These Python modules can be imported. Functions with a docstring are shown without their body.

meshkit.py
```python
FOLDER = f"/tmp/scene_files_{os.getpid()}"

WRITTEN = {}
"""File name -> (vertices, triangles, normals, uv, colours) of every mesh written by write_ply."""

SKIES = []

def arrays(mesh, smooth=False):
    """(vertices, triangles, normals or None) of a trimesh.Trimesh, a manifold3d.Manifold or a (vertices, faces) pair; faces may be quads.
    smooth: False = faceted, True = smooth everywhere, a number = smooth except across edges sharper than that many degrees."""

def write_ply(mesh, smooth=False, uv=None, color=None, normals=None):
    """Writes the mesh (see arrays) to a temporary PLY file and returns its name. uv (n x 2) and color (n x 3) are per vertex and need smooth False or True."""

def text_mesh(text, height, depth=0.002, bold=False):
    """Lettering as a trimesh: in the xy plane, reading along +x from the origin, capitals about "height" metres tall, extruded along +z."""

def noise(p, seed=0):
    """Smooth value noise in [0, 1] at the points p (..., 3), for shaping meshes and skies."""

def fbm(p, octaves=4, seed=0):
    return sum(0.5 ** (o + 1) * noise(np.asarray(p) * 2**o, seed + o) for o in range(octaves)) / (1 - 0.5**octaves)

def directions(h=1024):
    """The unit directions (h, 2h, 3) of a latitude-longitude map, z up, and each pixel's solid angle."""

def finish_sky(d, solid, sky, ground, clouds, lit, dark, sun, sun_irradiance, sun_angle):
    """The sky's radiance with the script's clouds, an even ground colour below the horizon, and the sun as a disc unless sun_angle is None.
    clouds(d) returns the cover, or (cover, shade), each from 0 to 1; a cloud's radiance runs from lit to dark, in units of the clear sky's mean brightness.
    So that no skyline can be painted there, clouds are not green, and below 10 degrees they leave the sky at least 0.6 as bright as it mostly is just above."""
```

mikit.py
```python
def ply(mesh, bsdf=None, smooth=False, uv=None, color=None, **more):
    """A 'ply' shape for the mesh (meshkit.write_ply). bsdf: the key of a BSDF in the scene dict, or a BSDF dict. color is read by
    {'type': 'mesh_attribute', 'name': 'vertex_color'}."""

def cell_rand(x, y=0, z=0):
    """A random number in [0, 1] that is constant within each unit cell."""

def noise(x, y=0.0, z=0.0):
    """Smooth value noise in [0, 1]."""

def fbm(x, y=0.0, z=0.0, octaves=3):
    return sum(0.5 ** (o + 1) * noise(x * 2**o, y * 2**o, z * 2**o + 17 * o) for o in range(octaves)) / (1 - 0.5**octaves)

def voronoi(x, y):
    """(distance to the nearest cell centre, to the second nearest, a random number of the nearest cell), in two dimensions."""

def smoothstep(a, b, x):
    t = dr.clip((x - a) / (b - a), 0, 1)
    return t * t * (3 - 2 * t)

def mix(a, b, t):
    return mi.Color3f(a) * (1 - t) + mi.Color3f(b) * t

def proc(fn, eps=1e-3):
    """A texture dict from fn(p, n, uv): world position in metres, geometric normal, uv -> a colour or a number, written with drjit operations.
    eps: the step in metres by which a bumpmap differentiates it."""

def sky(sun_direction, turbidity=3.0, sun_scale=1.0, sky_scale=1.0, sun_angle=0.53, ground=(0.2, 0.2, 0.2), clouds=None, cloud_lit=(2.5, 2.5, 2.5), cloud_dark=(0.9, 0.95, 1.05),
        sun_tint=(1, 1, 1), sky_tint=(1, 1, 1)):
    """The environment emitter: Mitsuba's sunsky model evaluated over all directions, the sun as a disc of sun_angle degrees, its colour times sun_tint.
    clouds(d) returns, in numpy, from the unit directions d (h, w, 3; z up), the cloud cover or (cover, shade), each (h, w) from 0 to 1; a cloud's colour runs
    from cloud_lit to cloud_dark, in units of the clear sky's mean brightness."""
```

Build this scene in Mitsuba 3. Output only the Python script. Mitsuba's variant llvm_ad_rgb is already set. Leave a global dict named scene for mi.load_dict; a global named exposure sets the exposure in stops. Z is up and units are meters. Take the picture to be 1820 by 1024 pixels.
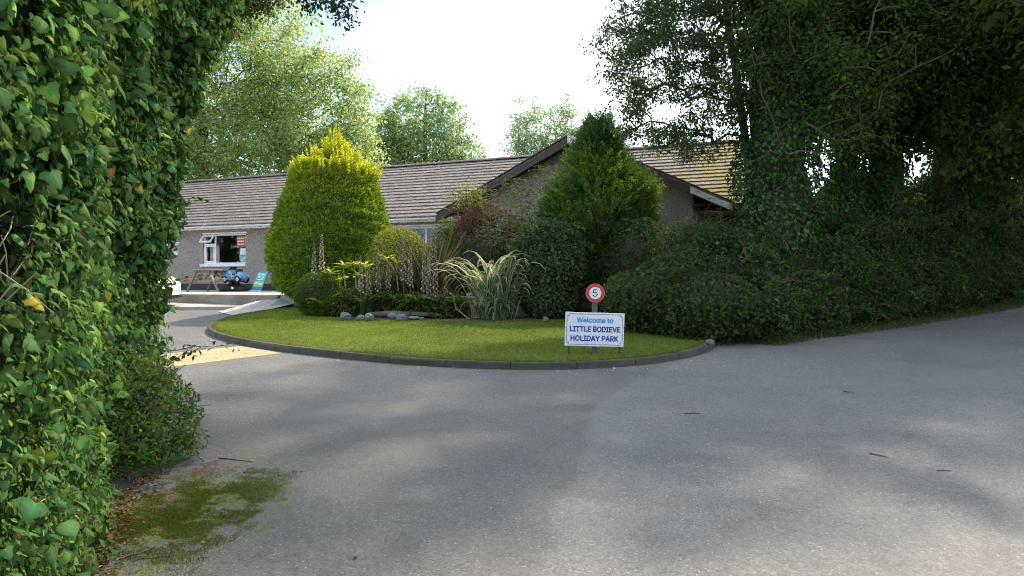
import math
import numpy as np, trimesh, mitsuba as mi, drjit as dr
import shapely.geometry as sg
from shapely import affinity
import mikit, meshkit
from mikit import proc, noise, fbm, voronoi, cell_rand, smoothstep, mix

scene, labels = {}, {}
T = mi.ScalarTransform4f
rng = np.random.default_rng(11)

# ------------------------------------------------------------------ camera, sky, exposure
EYE = 1.6
PITCH = math.atan(16 / 1300)
scene['camera'] = {'type': 'perspective', 'fov': math.degrees(2 * math.atan(910 / 1300)), 'fov_axis': 'x', 'near_clip': 0.05, 'far_clip': 3000.0,
                   'to_world': T().look_at(origin=[0, 0, EYE], target=[0, 10, EYE - 10 * math.tan(PITCH)], up=[0, 0, 1])}
SUN_AZ, SUN_EL = math.radians(27), math.radians(47)      # clockwise from the view direction
SUN = [math.sin(SUN_AZ) * math.cos(SUN_EL), math.cos(SUN_AZ) * math.cos(SUN_EL), math.sin(SUN_EL)]


def cloud_cover(d):
    """broken soft white cloud, thickened by the bright haze about the sun"""
    off = np.degrees(np.arccos(np.clip(d @ np.array(SUN), -1, 1)))
    return np.clip((meshkit.fbm(d * np.array([2.0, 2.0, 4.0]) + np.array([28.65, 37.29, 11.84]), 4, 4) - 0.44) * 2.8 + 0.16 + 0.42 * np.exp(-(off / 36) ** 2), 0.05, 0.92)


scene['sky'] = mikit.sky(SUN, turbidity=2.6, sun_scale=0.62, sky_scale=1.0, clouds=cloud_cover, cloud_lit=(3.15, 3.3, 3.45), cloud_dark=(1.5, 1.55, 1.6), sun_angle=1.4)
exposure = 3.12


# ------------------------------------------------------------------ helpers
def tag(key, label, category=None, group=None, kind=None):
    d = labels.setdefault(key, {})
    d['label'] = label
    if category: d['category'] = category
    if group: d['group'] = group
    if kind: d['kind'] = kind


taken = {}


def numbered(key):
    n = taken.get(key, 0)
    taken[key] = n + 1
    return key if n == 0 else f'{key}_{n:03d}'


def put(key, mesh, bsdf, smooth=False, color=None, stuff=False, uv=None):
    key = numbered(key)
    scene[key] = mikit.ply(mesh, bsdf, smooth=smooth, color=color, uv=uv)
    if stuff: labels.setdefault(key, {})['kind'] = 'stuff'
    return key


def gz(y):
    return 0.04 * np.minimum(y, 30.0)


def unit(a):
    a = np.asarray(a, float)
    return a / np.maximum(np.linalg.norm(a, axis=-1, keepdims=True), 1e-9)


def box(sx, sy, sz, at=(0, 0, 0), bevel=0.0):
    """a box centred at 'at'; bevel chamfers all its edges."""
    if bevel <= 0:
        m = trimesh.creation.box((sx, sy, sz))
    else:
        b = min(bevel, sx / 2.5, sy / 2.5, sz / 2.5)
        h = np.array([sx, sy, sz]) / 2
        pts = [[sa * (h[0] - (b if i != 0 else 0)), sb * (h[1] - (b if i != 1 else 0)), sc * (h[2] - (b if i != 2 else 0))]
               for i in range(3) for sa in (-1, 1) for sb in (-1, 1) for sc in (-1, 1)]
        m = trimesh.convex.convex_hull(np.array(pts))
    m.apply_translation(at)
    return m


def bar(p, q, w, h, up=(0, 0, 1)):
    """a straight bar with section w x h from p to q"""
    p, q = np.asarray(p, float), np.asarray(q, float)
    a = q - p
    L = np.linalg.norm(a)
    a = a / L
    s = unit(np.cross(a, up))
    u = np.cross(s, a)
    m = box(w, L, h, bevel=min(w, h) * 0.12)
    M = np.eye(4)
    M[:3, 0], M[:3, 1], M[:3, 2], M[:3, 3] = s, a, u, (p + q) / 2
    m.apply_transform(M)
    return m


def frusta(P, Q, r0, r1, k=5):
    """many tapered tubes at once: (vertices, faces)"""
    P, Q = np.asarray(P, float), np.asarray(Q, float)
    n = len(P)
    a = unit(Q - P)
    s = np.cross(a, np.where(np.abs(a[:, 2:3]) < 0.9, [[0, 0, 1.0]], [[1.0, 0, 0]]))
    s = unit(s)
    u = np.cross(a, s)
    ang = np.arange(k) * 2 * np.pi / k
    ring = np.cos(ang)[None, :, None] * s[:, None] + np.sin(ang)[None, :, None] * u[:, None]
    r0, r1 = np.broadcast_to(r0, n), np.broadcast_to(r1, n)
    V = np.concatenate([P[:, None] + ring * r0[:, None, None], Q[:, None] + ring * r1[:, None, None]], 1).reshape(-1, 3)
    i = np.arange(k)
    j = (i + 1) % k
    f = np.concatenate([np.stack([i, j, j + k], 1), np.stack([i, j + k, i + k], 1)])
    return V, (f[None] + (np.arange(n) * 2 * k)[:, None, None]).reshape(-1, 3)


def polytube(pts, radii, k=8, rough=0.0, seed=0, cap=True):
    """one continuous tube along pts"""
    pts = np.asarray(pts, float)
    radii = np.broadcast_to(radii, len(pts))
    tan = unit(np.gradient(pts, axis=0))
    ref = np.array([1.0, 0, 0]) if abs(tan[0][0]) < 0.8 else np.array([0, 1.0, 0])
    s = unit(np.cross(tan, ref))
    u = np.cross(tan, s)
    ang = np.arange(k) * 2 * np.pi / k
    V = pts[:, None] + (np.cos(ang)[None, :, None] * s[:, None] + np.sin(ang)[None, :, None] * u[:, None]) * radii[:, None, None]
    if rough:
        V = V + (V - pts[:, None]) * (meshkit.fbm(V * np.array([6, 6, 1.6]), 3, seed)[..., None] - 0.5) * 2 * rough
    n = len(pts)
    V = V.reshape(-1, 3)
    i = np.arange(k)
    j = (i + 1) % k
    F = [np.stack([i + a * k, j + a * k, j + a * k + k], 1) for a in range(n - 1)] + [np.stack([i + a * k, j + a * k + k, i + a * k + k], 1) for a in range(n - 1)]
    if cap:
        V = np.vstack([V, pts[:1], pts[-1:]])
        F += [np.stack([j, i, i * 0 + n * k], 1), np.stack([i + (n - 1) * k, j + (n - 1) * k, i * 0 + n * k + 1], 1)]
    return V, np.vstack(F)


def join(parts):
    """several (v, f) pairs or meshes as one (v, f)"""
    V, F, n = [], [], 0
    for p in parts:
        v, f = (p.vertices, p.faces) if hasattr(p, 'vertices') else p
        V.append(np.asarray(v, float)); F.append(np.asarray(f) + n); n += len(v)
    return np.vstack(V), np.vstack(F)


QUAD = (np.array([[0, 0, 0], [.45, -.5, .10], [1, 0, -.06], [.45, .5, .10]]), np.array([[0, 1, 2], [0, 2, 3]]))
OVAL = (np.array([[0, 0, 0], [.28, -.42, .05], [.68, -.36, .03], [1, 0, -.12], [.68, .36, .03], [.28, .42, .05], [.5, 0, -.05]]),
        np.array([[0, 1, 6], [1, 2, 6], [2, 3, 6], [3, 4, 6], [4, 5, 6], [5, 0, 6]]))
OVAL4 = (np.array([[0, 0, 0], [.33, -.44, .05], [.76, -.30, .0], [1, 0, -.12], [.76, .30, .0], [.33, .44, .05]]), np.array([[0, 1, 2], [0, 2, 3], [0, 3, 4], [0, 4, 5]]))


def outline_leaf(half, mid_lift, curl):
    """a leaf from the right half of its outline: a fan round a raised point on the midrib"""
    h = np.array(half)
    pts = np.vstack([h, (h * [1, -1])[::-1][1:-1] if True else h])
    z = -curl * pts[:, 0] ** 2 - .35 * np.abs(pts[:, 1]) ** 1.5 + mid_lift * .3
    V = np.column_stack([pts, z])
    V = np.vstack([V, [.36, 0, mid_lift], [.68, 0, mid_lift - curl * .42]])
    n = len(pts)
    F = []
    for i in range(n):
        j = (i + 1) % n
        c = n if (pts[i, 0] + pts[j, 0]) / 2 < .55 else n + 1
        F.append([i, j, c])
    tip = len(half) - 1
    k = [i for i in range(n) if (pts[i, 0] + pts[(i + 1) % n, 0]) / 2 >= .55]
    F += [[k[0], n + 1, n], [n, n + 1, (k[-1] + 1) % n]]
    rib = np.where(np.arange(len(V)) >= n, 1.45, .90)
    rib[0] = 1.5
    return V, np.array(F), rib


IVY = outline_leaf([(0, 0), (-.14, .20), (-.08, .42), (.12, .58), (.26, .40), (.44, .33), (.62, .30), (.80, .17), (1, 0)], .06, .14)
HEART = outline_leaf([(0, 0), (-.09, .18), (.0, .38), (.22, .47), (.46, .43), (.70, .29), (.88, .13), (1, 0)], .04, .20)
IVY_FAR = outline_leaf([(0, 0), (-.10, .40), (.16, .54), (.55, .32), (1, 0)], .06, .14)
SPRAY = (np.array([[0, 0, 0], [.5, -.5, .04], [1, -.1, -.05], [1.0, .15, .05], [.45, .5, -.04]]), np.array([[0, 1, 2], [0, 3, 4]]))
BLADE = (np.array([[0, -.5, 0], [0, .5, 0], [1, 0, .12]]), np.array([[0, 1, 2]]))


def leaf_mesh(P, A, N, L, W, tpl, col):
    """leaves of template tpl (length, width, lift) at P along A with upper face N; colours per leaf -> (v, f), colours"""
    P, A, N = np.asarray(P, float), unit(A), np.asarray(N, float)
    B = unit(np.cross(N, A))
    N = np.cross(A, B)
    t, f = tpl[:2]
    L, W = np.broadcast_to(L, len(P)), np.broadcast_to(W, len(P))
    V = P[:, None] + (L[:, None] * t[:, 0])[..., None] * A[:, None] + (W[:, None] * t[:, 1])[..., None] * B[:, None] + (L[:, None] * t[:, 2])[..., None] * N[:, None]
    F = (f[None] + (np.arange(len(P)) * len(t))[:, None, None]).reshape(-1, 3)
    C = np.repeat(np.asarray(col, float), len(t), axis=0)
    if len(tpl) > 2: C = C * np.tile(tpl[2], len(P))[:, None]          # paler midrib, as on the leaf
    return (V.reshape(-1, 3), F), np.clip(C, 0.003, 0.95)


def leaf_cols(n, base, jit=0.25, hue=0.12, odd=None, p_odd=0.0, r=rng):
    c = np.asarray(base, float) * np.exp(r.normal(0, jit, (n, 1)))
    h = r.normal(0, hue, n)
    c = c * np.stack([np.exp(h), np.exp(0.25 * h), np.exp(-0.5 * h)], 1)
    if odd is not None:
        k = r.random(n) < p_odd
        c[k] = np.asarray(odd) * np.exp(r.normal(0, .25, (k.sum(), 1)))
    return c


def rand_dir(n, r=rng):
    return unit(r.normal(size=(n, 3)))


VC = {'type': 'mesh_attribute', 'name': 'vertex_color'}


def leaf_bsdf(rough, trans, eta=1.45):
    return {'type': 'principledthin', 'base_color': VC, 'roughness': rough, 'diff_trans': trans, 'eta': eta, 'spec_trans': 0.0}


def P_(color, rough=0.6, **kw):
    c = color if isinstance(color, dict) else {'type': 'rgb', 'value': list(color)}
    return {'type': 'twosided', 'bsdf': {'type': 'principled', 'base_color': c, 'roughness': rough, **kw}}


def bumped(inner, fn, scale, eps=1e-3):
    return {'type': 'twosided', 'bsdf': {'type': 'bumpmap', 'arbitrary': proc(fn, eps), 'scale': scale, 'bsdf': inner['bsdf'] if inner['type'] == 'twosided' else inner}}


# ------------------------------------------------------------------ materials
scene['glossy_leaf'] = leaf_bsdf(0.30, 0.5, 1.5)
scene['soft_leaf'] = leaf_bsdf(0.6, 0.9)
scene['thin_leaf'] = leaf_bsdf(0.55, 1.4)
scene['needle'] = leaf_bsdf(0.65, 0.6)
scene['painted_vertex'] = P_(VC, 0.7)
scene['core'] = P_((0.045, 0.040, 0.024), 0.95)  # dark hulls added inside foliage to block light and darken the gaps


def bark_c(p, n, uv):
    a = fbm(p.x * 9, p.y * 9, p.z * 2.2, 4)
    b = fbm(p.x * 2.5 + 7, p.y * 2.5, p.z * 2.5, 3)
    return mix(mix((0.05, 0.042, 0.034), (0.16, 0.14, 0.115), a), (0.09, 0.11, 0.055), smoothstep(0.5, 0.75, b) * 0.7)


scene['bark'] = bumped(P_(proc(bark_c), 0.9), lambda p, n, uv: fbm(p.x * 22, p.y * 22, p.z * 5, 3), 0.02)
scene['twig'] = P_((0.13, 0.105, 0.075), 0.85)
scene['pale_twig'] = P_((0.30, 0.25, 0.17), 0.85)


def seam_x(p):
    """where the newer chippings of the lane meet the older tarmac"""
    return 0.15 + 0.178 * (p.y - 3.6) + 0.22 * (fbm(p.y * 0.9, 3.3, 0.0, 2) - 0.5) + 0.05 * noise(p.y * 7, 1.7) + dr.maximum(p.y - 7.2, 0) * 0.24


def asphalt_c(p, n, uv):
    d1, d2, r1 = voronoi(p.x * 78, p.y * 78)
    grit = cell_rand(p.x * 120, p.y * 120)
    clot = noise(p.x * 26, p.y * 26)
    new = smoothstep(-0.05, 0.05, p.x - seam_x(p))
    big = fbm(p.x * 0.45, p.y * 0.45, 0.0, 4)
    mid = fbm(p.x * 3.1 + 5, p.y * 3.1, 0.0, 3)
    old_c = mix((0.104, 0.104, 0.100), (0.142, 0.142, 0.137), big)
    new_c = mix((0.130, 0.132, 0.130), (0.174, 0.176, 0.174), big)
    c = mix(old_c, new_c, new)
    stain = smoothstep(0.60, 0.72, fbm(p.x * 0.8 + 11, p.y * 1.9 + 4, 0.0, 4))
    c = mix(c, c * 0.78, stain * 0.6)
    c = c * (0.88 + 0.24 * mid)
    c = c * (0.70 + 0.42 * r1 + 0.26 * (grit - 0.5) + 0.20 * (clot - 0.4))
    c = mix(c, mi.Color3f(0.40, 0.385, 0.35), smoothstep(0.965, 0.985, r1) * smoothstep(0.45, 0.25, d1) * 0.7)
    c = c * (1 - 0.35 * smoothstep(0.10, 0.02, d2 - d1))
    # moss and brown litter crumbs on the old tarmac by the hedge
    q = dr.square((p.x + 1.98) / 0.50) + dr.square((p.y - 4.40) / 1.05)
    m = fbm(p.x * 5.5 + 2, p.y * 5.5 + 9, 0.0, 4)
    spots = noise(p.x * 60, p.y * 60)
    mm = smoothstep(0.50, 0.72, 1.25 * m + 0.14 - 0.42 * q + 0.75 * (spots - 0.5) + 0.45 * (r1 - 0.5) + 0.45 * (clot - 0.5))
    moss = mix((0.035, 0.058, 0.008), (0.110, 0.155, 0.014), smoothstep(0.2, 0.8, 0.5 * spots + 0.5 * r1)) * (0.6 + 0.8 * grit)
    rust = smoothstep(0.55, 0.66, fbm(p.x * 4 + 20, p.y * 4 + 1, 0.0, 4) + 0.32 - 0.5 * (dr.square((p.x + 2.18) / 0.42) + dr.square((p.y - 4.3) / 1.3)) + 0.25 * (spots - 0.5))
    c = mix(c, mix((0.050, 0.030, 0.014), (0.13, 0.066, 0.022), r1) * (0.6 + 0.8 * grit), rust * 0.8)
    return mix(c, moss, mm * 0.9)


def asphalt_b(p, n, uv):
    d1, d2, r1 = voronoi(p.x * 78, p.y * 78)
    return (1 - smoothstep(0.0, 0.6, d1)) * (0.6 + 0.4 * r1)


scene['asphalt'] = bumped(P_(proc(asphalt_c), 0.72, specular=0.4), asphalt_b, 0.0025, 2e-3)


def soil_c(p, n, uv):
    a = fbm(p.x * 3, p.y * 3, 0.0, 4)
    b = cell_rand(p.x * 40, p.y * 40)
    return mix((0.040, 0.030, 0.020), (0.11, 0.082, 0.054), a) * (0.7 + 0.6 * b)


scene['soil'] = bumped(P_(proc(soil_c), 0.95), lambda p, n, uv: fbm(p.x * 14, p.y * 14, 0.0, 3), 0.04)


def turf_c(p, n, uv):
    a = fbm(p.x * 1.1, p.y * 1.1, 0.0, 4)
    b = fbm(p.x * 16, p.y * 16, 0.0, 3)
    c = mix((0.045, 0.070, 0.014), (0.095, 0.125, 0.022), a)
    return mix(c, (0.085, 0.075, 0.035), smoothstep(0.55, 0.75, b))


scene['turf'] = P_(proc(turf_c), 0.9)
scene['grass_blade'] = leaf_bsdf(0.55, 0.8)


def concrete_c(p, n, uv):
    a = fbm(p.x * 1.3, p.y * 1.3, p.z * 1.3, 4)
    b = fbm(p.x * 9, p.y * 9, p.z * 9, 3)
    return mix((0.25, 0.235, 0.21), (0.40, 0.385, 0.35), a) * (0.8 + 0.4 * b)


scene['concrete'] = bumped(P_(proc(concrete_c), 0.85), lambda p, n, uv: fbm(p.x * 60, p.y * 60, p.z * 60, 2), 0.003)


def kerb_c(p, n, uv):
    a = fbm(p.x * 3.3, p.y * 3.3, p.z * 6, 4)
    b = fbm(p.x * 22, p.y * 22, p.z * 22, 3)
    c = mix((0.034, 0.033, 0.029), (0.095, 0.088, 0.078), a) * (0.75 + 0.5 * b)
    return mix(c, (0.05, 0.06, 0.022), smoothstep(0.52, 0.68, fbm(p.x * 5 + 9, p.y * 5, p.z * 9, 3)) * 0.7)


scene['kerb_stone'] = bumped(P_(proc(kerb_c), 0.9), lambda p, n, uv: fbm(p.x * 45, p.y * 45, p.z * 45, 3), 0.006)


def old_concrete_c(p, n, uv):
    a = fbm(p.x * 2.3, p.y * 2.3, p.z * 5, 4)
    b = fbm(p.x * 18, p.y * 18, p.z * 18, 3)
    return mix((0.12, 0.115, 0.10), (0.29, 0.275, 0.24), a) * (0.75 + 0.5 * b)


scene['old_concrete'] = P_(proc(old_concrete_c), 0.9)


def yellow_c(p, n, uv):
    w = fbm(p.x * 4, p.y * 4, 0.0, 4)
    g = cell_rand(p.x * 120, p.y * 120)
    c = mix((0.30, 0.225, 0.095), (0.40, 0.32, 0.16), w)
    return mix(c, (0.12, 0.115, 0.105), smoothstep(0.55, 0.75, 0.6 * w + 0.45 * g))


scene['yellow_paint'] = P_(proc(yellow_c), 0.8)


def dash_c(p, n, uv):
    k = 30.0
    a = cell_rand(p.x * k, p.y * k, p.z * k)
    b = fbm(p.x * 0.9, p.y * 0.9, p.z * 1.4, 3)
    c = mix((0.27, 0.235, 0.21), (0.37, 0.33, 0.295), b)
    return mix(c * 0.50, c * 1.28, a * 0.7 + 0.3 * cell_rand(p.x * 70, p.y * 70, p.z * 70))


scene['pebbledash'] = bumped(P_(proc(dash_c), 0.9), lambda p, n, uv: noise(p.x * 42, p.y * 42, p.z * 42), 0.014)
scene['plinth_paint'] = P_((0.028, 0.028, 0.032), 0.7)


def tile_c(p, n, uv):
    """grey brown concrete tiles, a little lichen, yellow moss towards the lane end"""
    tt = (p.x + 12.7) * 0.912 - (p.y - 28.0) * 0.41
    r = cell_rand(tt / 0.33, p.z / 0.14)
    a = fbm(p.x * 1.2, p.y * 1.2, p.z * 2, 3)
    b = fbm(p.x * 13, p.y * 13, p.z * 13, 3)
    c = mix((0.120, 0.103, 0.094), (0.190, 0.166, 0.152), 0.45 * r + 0.55 * a) * (0.8 + 0.4 * b)
    c = mix(c, (0.36, 0.33, 0.30), smoothstep(0.64, 0.74, b) * 0.5)
    m = smoothstep(0.47, 0.62, fbm(p.x * 2.6 + 5, p.y * 2.6, p.z * 3.2, 4) + 0.25 * smoothstep(17.6, 20.2, tt) - 0.12)
    return mix(c, mix((0.14, 0.115, 0.022), (0.24, 0.20, 0.035), b), m * smoothstep(16.5, 18.8, tt + 1.5 * (a - 0.5)) * 0.9)


scene['roof_tile'] = P_(proc(tile_c), 0.85)
scene['underlay'] = P_((0.05, 0.042, 0.04), 0.9)
scene['white_upvc'] = P_((0.78, 0.78, 0.77), 0.35)


def old_white_c(p, n, uv):
    a = fbm(p.x * 9, p.y * 9, p.z * 16, 4)
    return mix((0.66, 0.65, 0.62), (0.30, 0.28, 0.25), smoothstep(0.55, 0.72, a))


scene['old_white_paint'] = P_(proc(old_white_c), 0.6)
scene['brown_board'] = P_((0.062, 0.042, 0.036), 0.7)
scene['brown_wall'] = P_((0.075, 0.05, 0.04), 0.8)
scene['pane'] = {'type': 'thindielectric', 'int_ior': 1.5}
scene['room_plaster'] = P_((0.55, 0.53, 0.49), 0.9)
scene['curtain'] = P_((0.55, 0.55, 0.53), 0.9)


def wood_c(p, n, uv):
    a = fbm(p.x * 5, p.y * 40, p.z * 40, 3)
    return mix((0.20, 0.155, 0.105), (0.36, 0.30, 0.22), a)


scene['weathered_wood'] = P_(proc(wood_c), 0.8)


def post_c(p, n, uv):
    a = fbm(p.x * 60, p.y * 60, p.z * 4, 3)
    return mix((0.075, 0.06, 0.045), (0.17, 0.14, 0.10), a)


scene['post_wood'] = P_(proc(post_c), 0.85)


def panel_c(p, n, uv):
    a = fbm(p.x * 12, p.y * 12, p.z * 12, 4)
    return mix((0.74, 0.76, 0.78), (0.55, 0.55, 0.52), smoothstep(0.58, 0.80, a) * 0.6)


scene['sign_white'] = P_(proc(panel_c), 0.4)
scene['ink_light_blue'] = P_((0.04, 0.28, 0.74), 0.5)
scene['ink_navy'] = P_((0.014, 0.034, 0.34), 0.5)
scene['ink_black'] = P_((0.012, 0.012, 0.014), 0.5)
scene['sign_red'] = P_((0.56, 0.025, 0.025), 0.4)
scene['rust_leg'] = P_((0.05, 0.05, 0.045), 0.7)
scene['black_plastic'] = P_((0.022, 0.022, 0.024), 0.5)
scene['rubber'] = P_((0.02, 0.02, 0.02), 0.8)
scene['chrome'] = P_((0.75, 0.75, 0.75), 0.2, metallic=1.0)
scene['car_white'] = P_((0.80, 0.80, 0.79), 0.35, clearcoat=1.0, clearcoat_gloss=0.95)
scene['ride_blue'] = P_((0.13, 0.33, 0.52), 0.35, clearcoat=0.8, clearcoat_gloss=0.9)
scene['dark_glass'] = P_((0.02, 0.024, 0.026), 0.08, specular=0.6)
scene['lamp_glass'] = P_((0.55, 0.57, 0.6), 0.1, specular=0.8)


def stone_c(p, n, uv):
    a = fbm(p.x * 7, p.y * 7, p.z * 7, 4)
    return mix((0.06, 0.064, 0.068), (0.20, 0.205, 0.21), a)


scene['grey_stone'] = bumped(P_(proc(stone_c), 0.85), lambda p, n, uv: fbm(p.x * 25, p.y * 25, p.z * 25, 3), 0.01)
scene['dry_leaf'] = leaf_bsdf(0.7, 0.4)

# ------------------------------------------------------------------ ground
def flat_sheet(poly, lift, zf=None, grid=None):
    """a polygon laid on the sloping ground plane, lifted; grid = edge length of an added regular mesh"""
    v, f = trimesh.creation.triangulate_polygon(poly, engine='earcut')
    v = np.asarray(v)
    return np.column_stack([v, (zf or gz)(v[:, 1]) + lift]), f


v, f = [], []
ys = [-400, -60, -20, 0, 10, 20, 30, 60, 150, 400, 1500]
xs = [-1500, -300, -60, -20, 0, 20, 60, 300, 1500]
V = np.array([[x, y, 0.04 * max(min(y, 30), -20) - 0.02] for y in ys for x in xs], float)
F = []
for i in range(len(ys) - 1):
    for j in range(len(xs) - 1):
        a = i * len(xs) + j
        F.append([a, a + 1, a + 1 + len(xs), a + len(xs)])
put('terrain', (V, np.array(F)), 'soil'); tag('terrain', 'brown soil and leaf litter under the hedge and trees', kind='structure')

# forecourt, the road to the left and the lane to the right: one asphalt sheet
road = sg.Polygon([(-40, -18), (22, -18), (22, 2), (20, 12), (24, 20), (44, 29.9), (36, 29.9), (20, 26.6), (14.6, 21.0), (9.0, 16.2), (5.2, 13.6), (4.0, 13.6), (3.4, 18), (-5.6, 20.6), (-8, 21.0), (-12, 23.0), (-40, 29.9)])
put('road', flat_sheet(road, 0.0), 'asphalt'); tag('road', 'worn grey tarmac forecourt and lane with mossy patch', kind='structure')

# worn yellow band across the road mouth
band = sg.Polygon([(-4.52, 12.12), (-3.56, 11.30), (-4.76, 9.80), (-6.3, 8.0), (-7.3, 8.9), (-5.45, 11.0)])
put('yellow_road_marking', flat_sheet(band, 0.004), 'yellow_paint'); tag('yellow_road_marking', 'worn yellow painted band across the road beside the kerb', kind='structure')

# island of lawn: kerb line measured on the ground
KERB = np.array([(-5.75, 19.4), (-6.15, 18.3), (-6.35, 17.0), (-6.38, 16.0), (-6.26, 15.1), (-5.98, 14.3), (-5.54, 13.55), (-4.62, 12.2 + .1), (-3.59, 11.42), (-2.57, 10.78), (-1.66, 10.3), (-.84, 9.95), (.185, 9.66), (1.05, 9.77), (1.88, 10.2), (2.65, 10.9), (3.15, 11.6), (3.45, 12.4)])


def resample(pts, step):
    pts = np.asarray(pts, float)
    from scipy.interpolate import splprep, splev
    tck, _ = splprep(pts.T, s=0.02, k=3)
    p = np.array(splev(np.linspace(0, 1, 400), tck)).T
    s = np.r_[0, np.cumsum(np.linalg.norm(np.diff(p, axis=0), axis=1))]
    t = np.arange(0, s[-1], step)
    return np.column_stack([np.interp(t, s, p[:, k]) for k in range(p.shape[1])])


KL = resample(KERB, 0.1)
nrm = np.gradient(KL, axis=0)
nrm = unit(np.column_stack([-nrm[:, 1], nrm[:, 0]]))          # points into the lawn
KH = 0.105
i = 0
rk = np.random.default_rng(5)
while i < len(KL) - 3:
    n_ = min(int(rk.choice([8, 9, 9, 9, 6])), len(KL) - 1 - i)
    seg = np.arange(i, i + n_ + 1)
    i += n_
    p, q = KL[seg], nrm[seg]
    tilt, dz = rk.normal(0, .004), rk.normal(0, .005)
    tp = p.copy()
    d = unit(p[-1] - p[0])
    p = p.copy(); p[0] += d * 0.006; p[-1] -= d * 0.006
    prof = [(0.0, -0.10), (0.004 + tilt, KH - 0.025), (0.025 + tilt, KH), (0.12, KH), (0.125, -0.10)]
    Vv = np.array([[*(a + b * o), gz(a[1]) + h + (dz if h > 0 else 0)] for a, b in zip(p, q) for o, h in prof])
    m = len(prof)
    Ff = []
    for a in range(len(p) - 1):
        for b in range(m - 1):
            Ff.append([a * m + b, a * m + m + b, a * m + m + b + 1]); Ff.append([a * m + b, a * m + m + b + 1, a * m + b + 1])
    for b in range(1, m - 1):
        Ff.append([0, b, b + 1]); Ff.append([(len(p) - 1) * m, (len(p) - 1) * m + b + 1, (len(p) - 1) * m + b])
    put('kerb__kerb_stone', (Vv, np.array(Ff)), 'kerb_stone', smooth=40)
tag('kerb', 'low dark mossy concrete kerb curving round the lawn', kind='structure')

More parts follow.
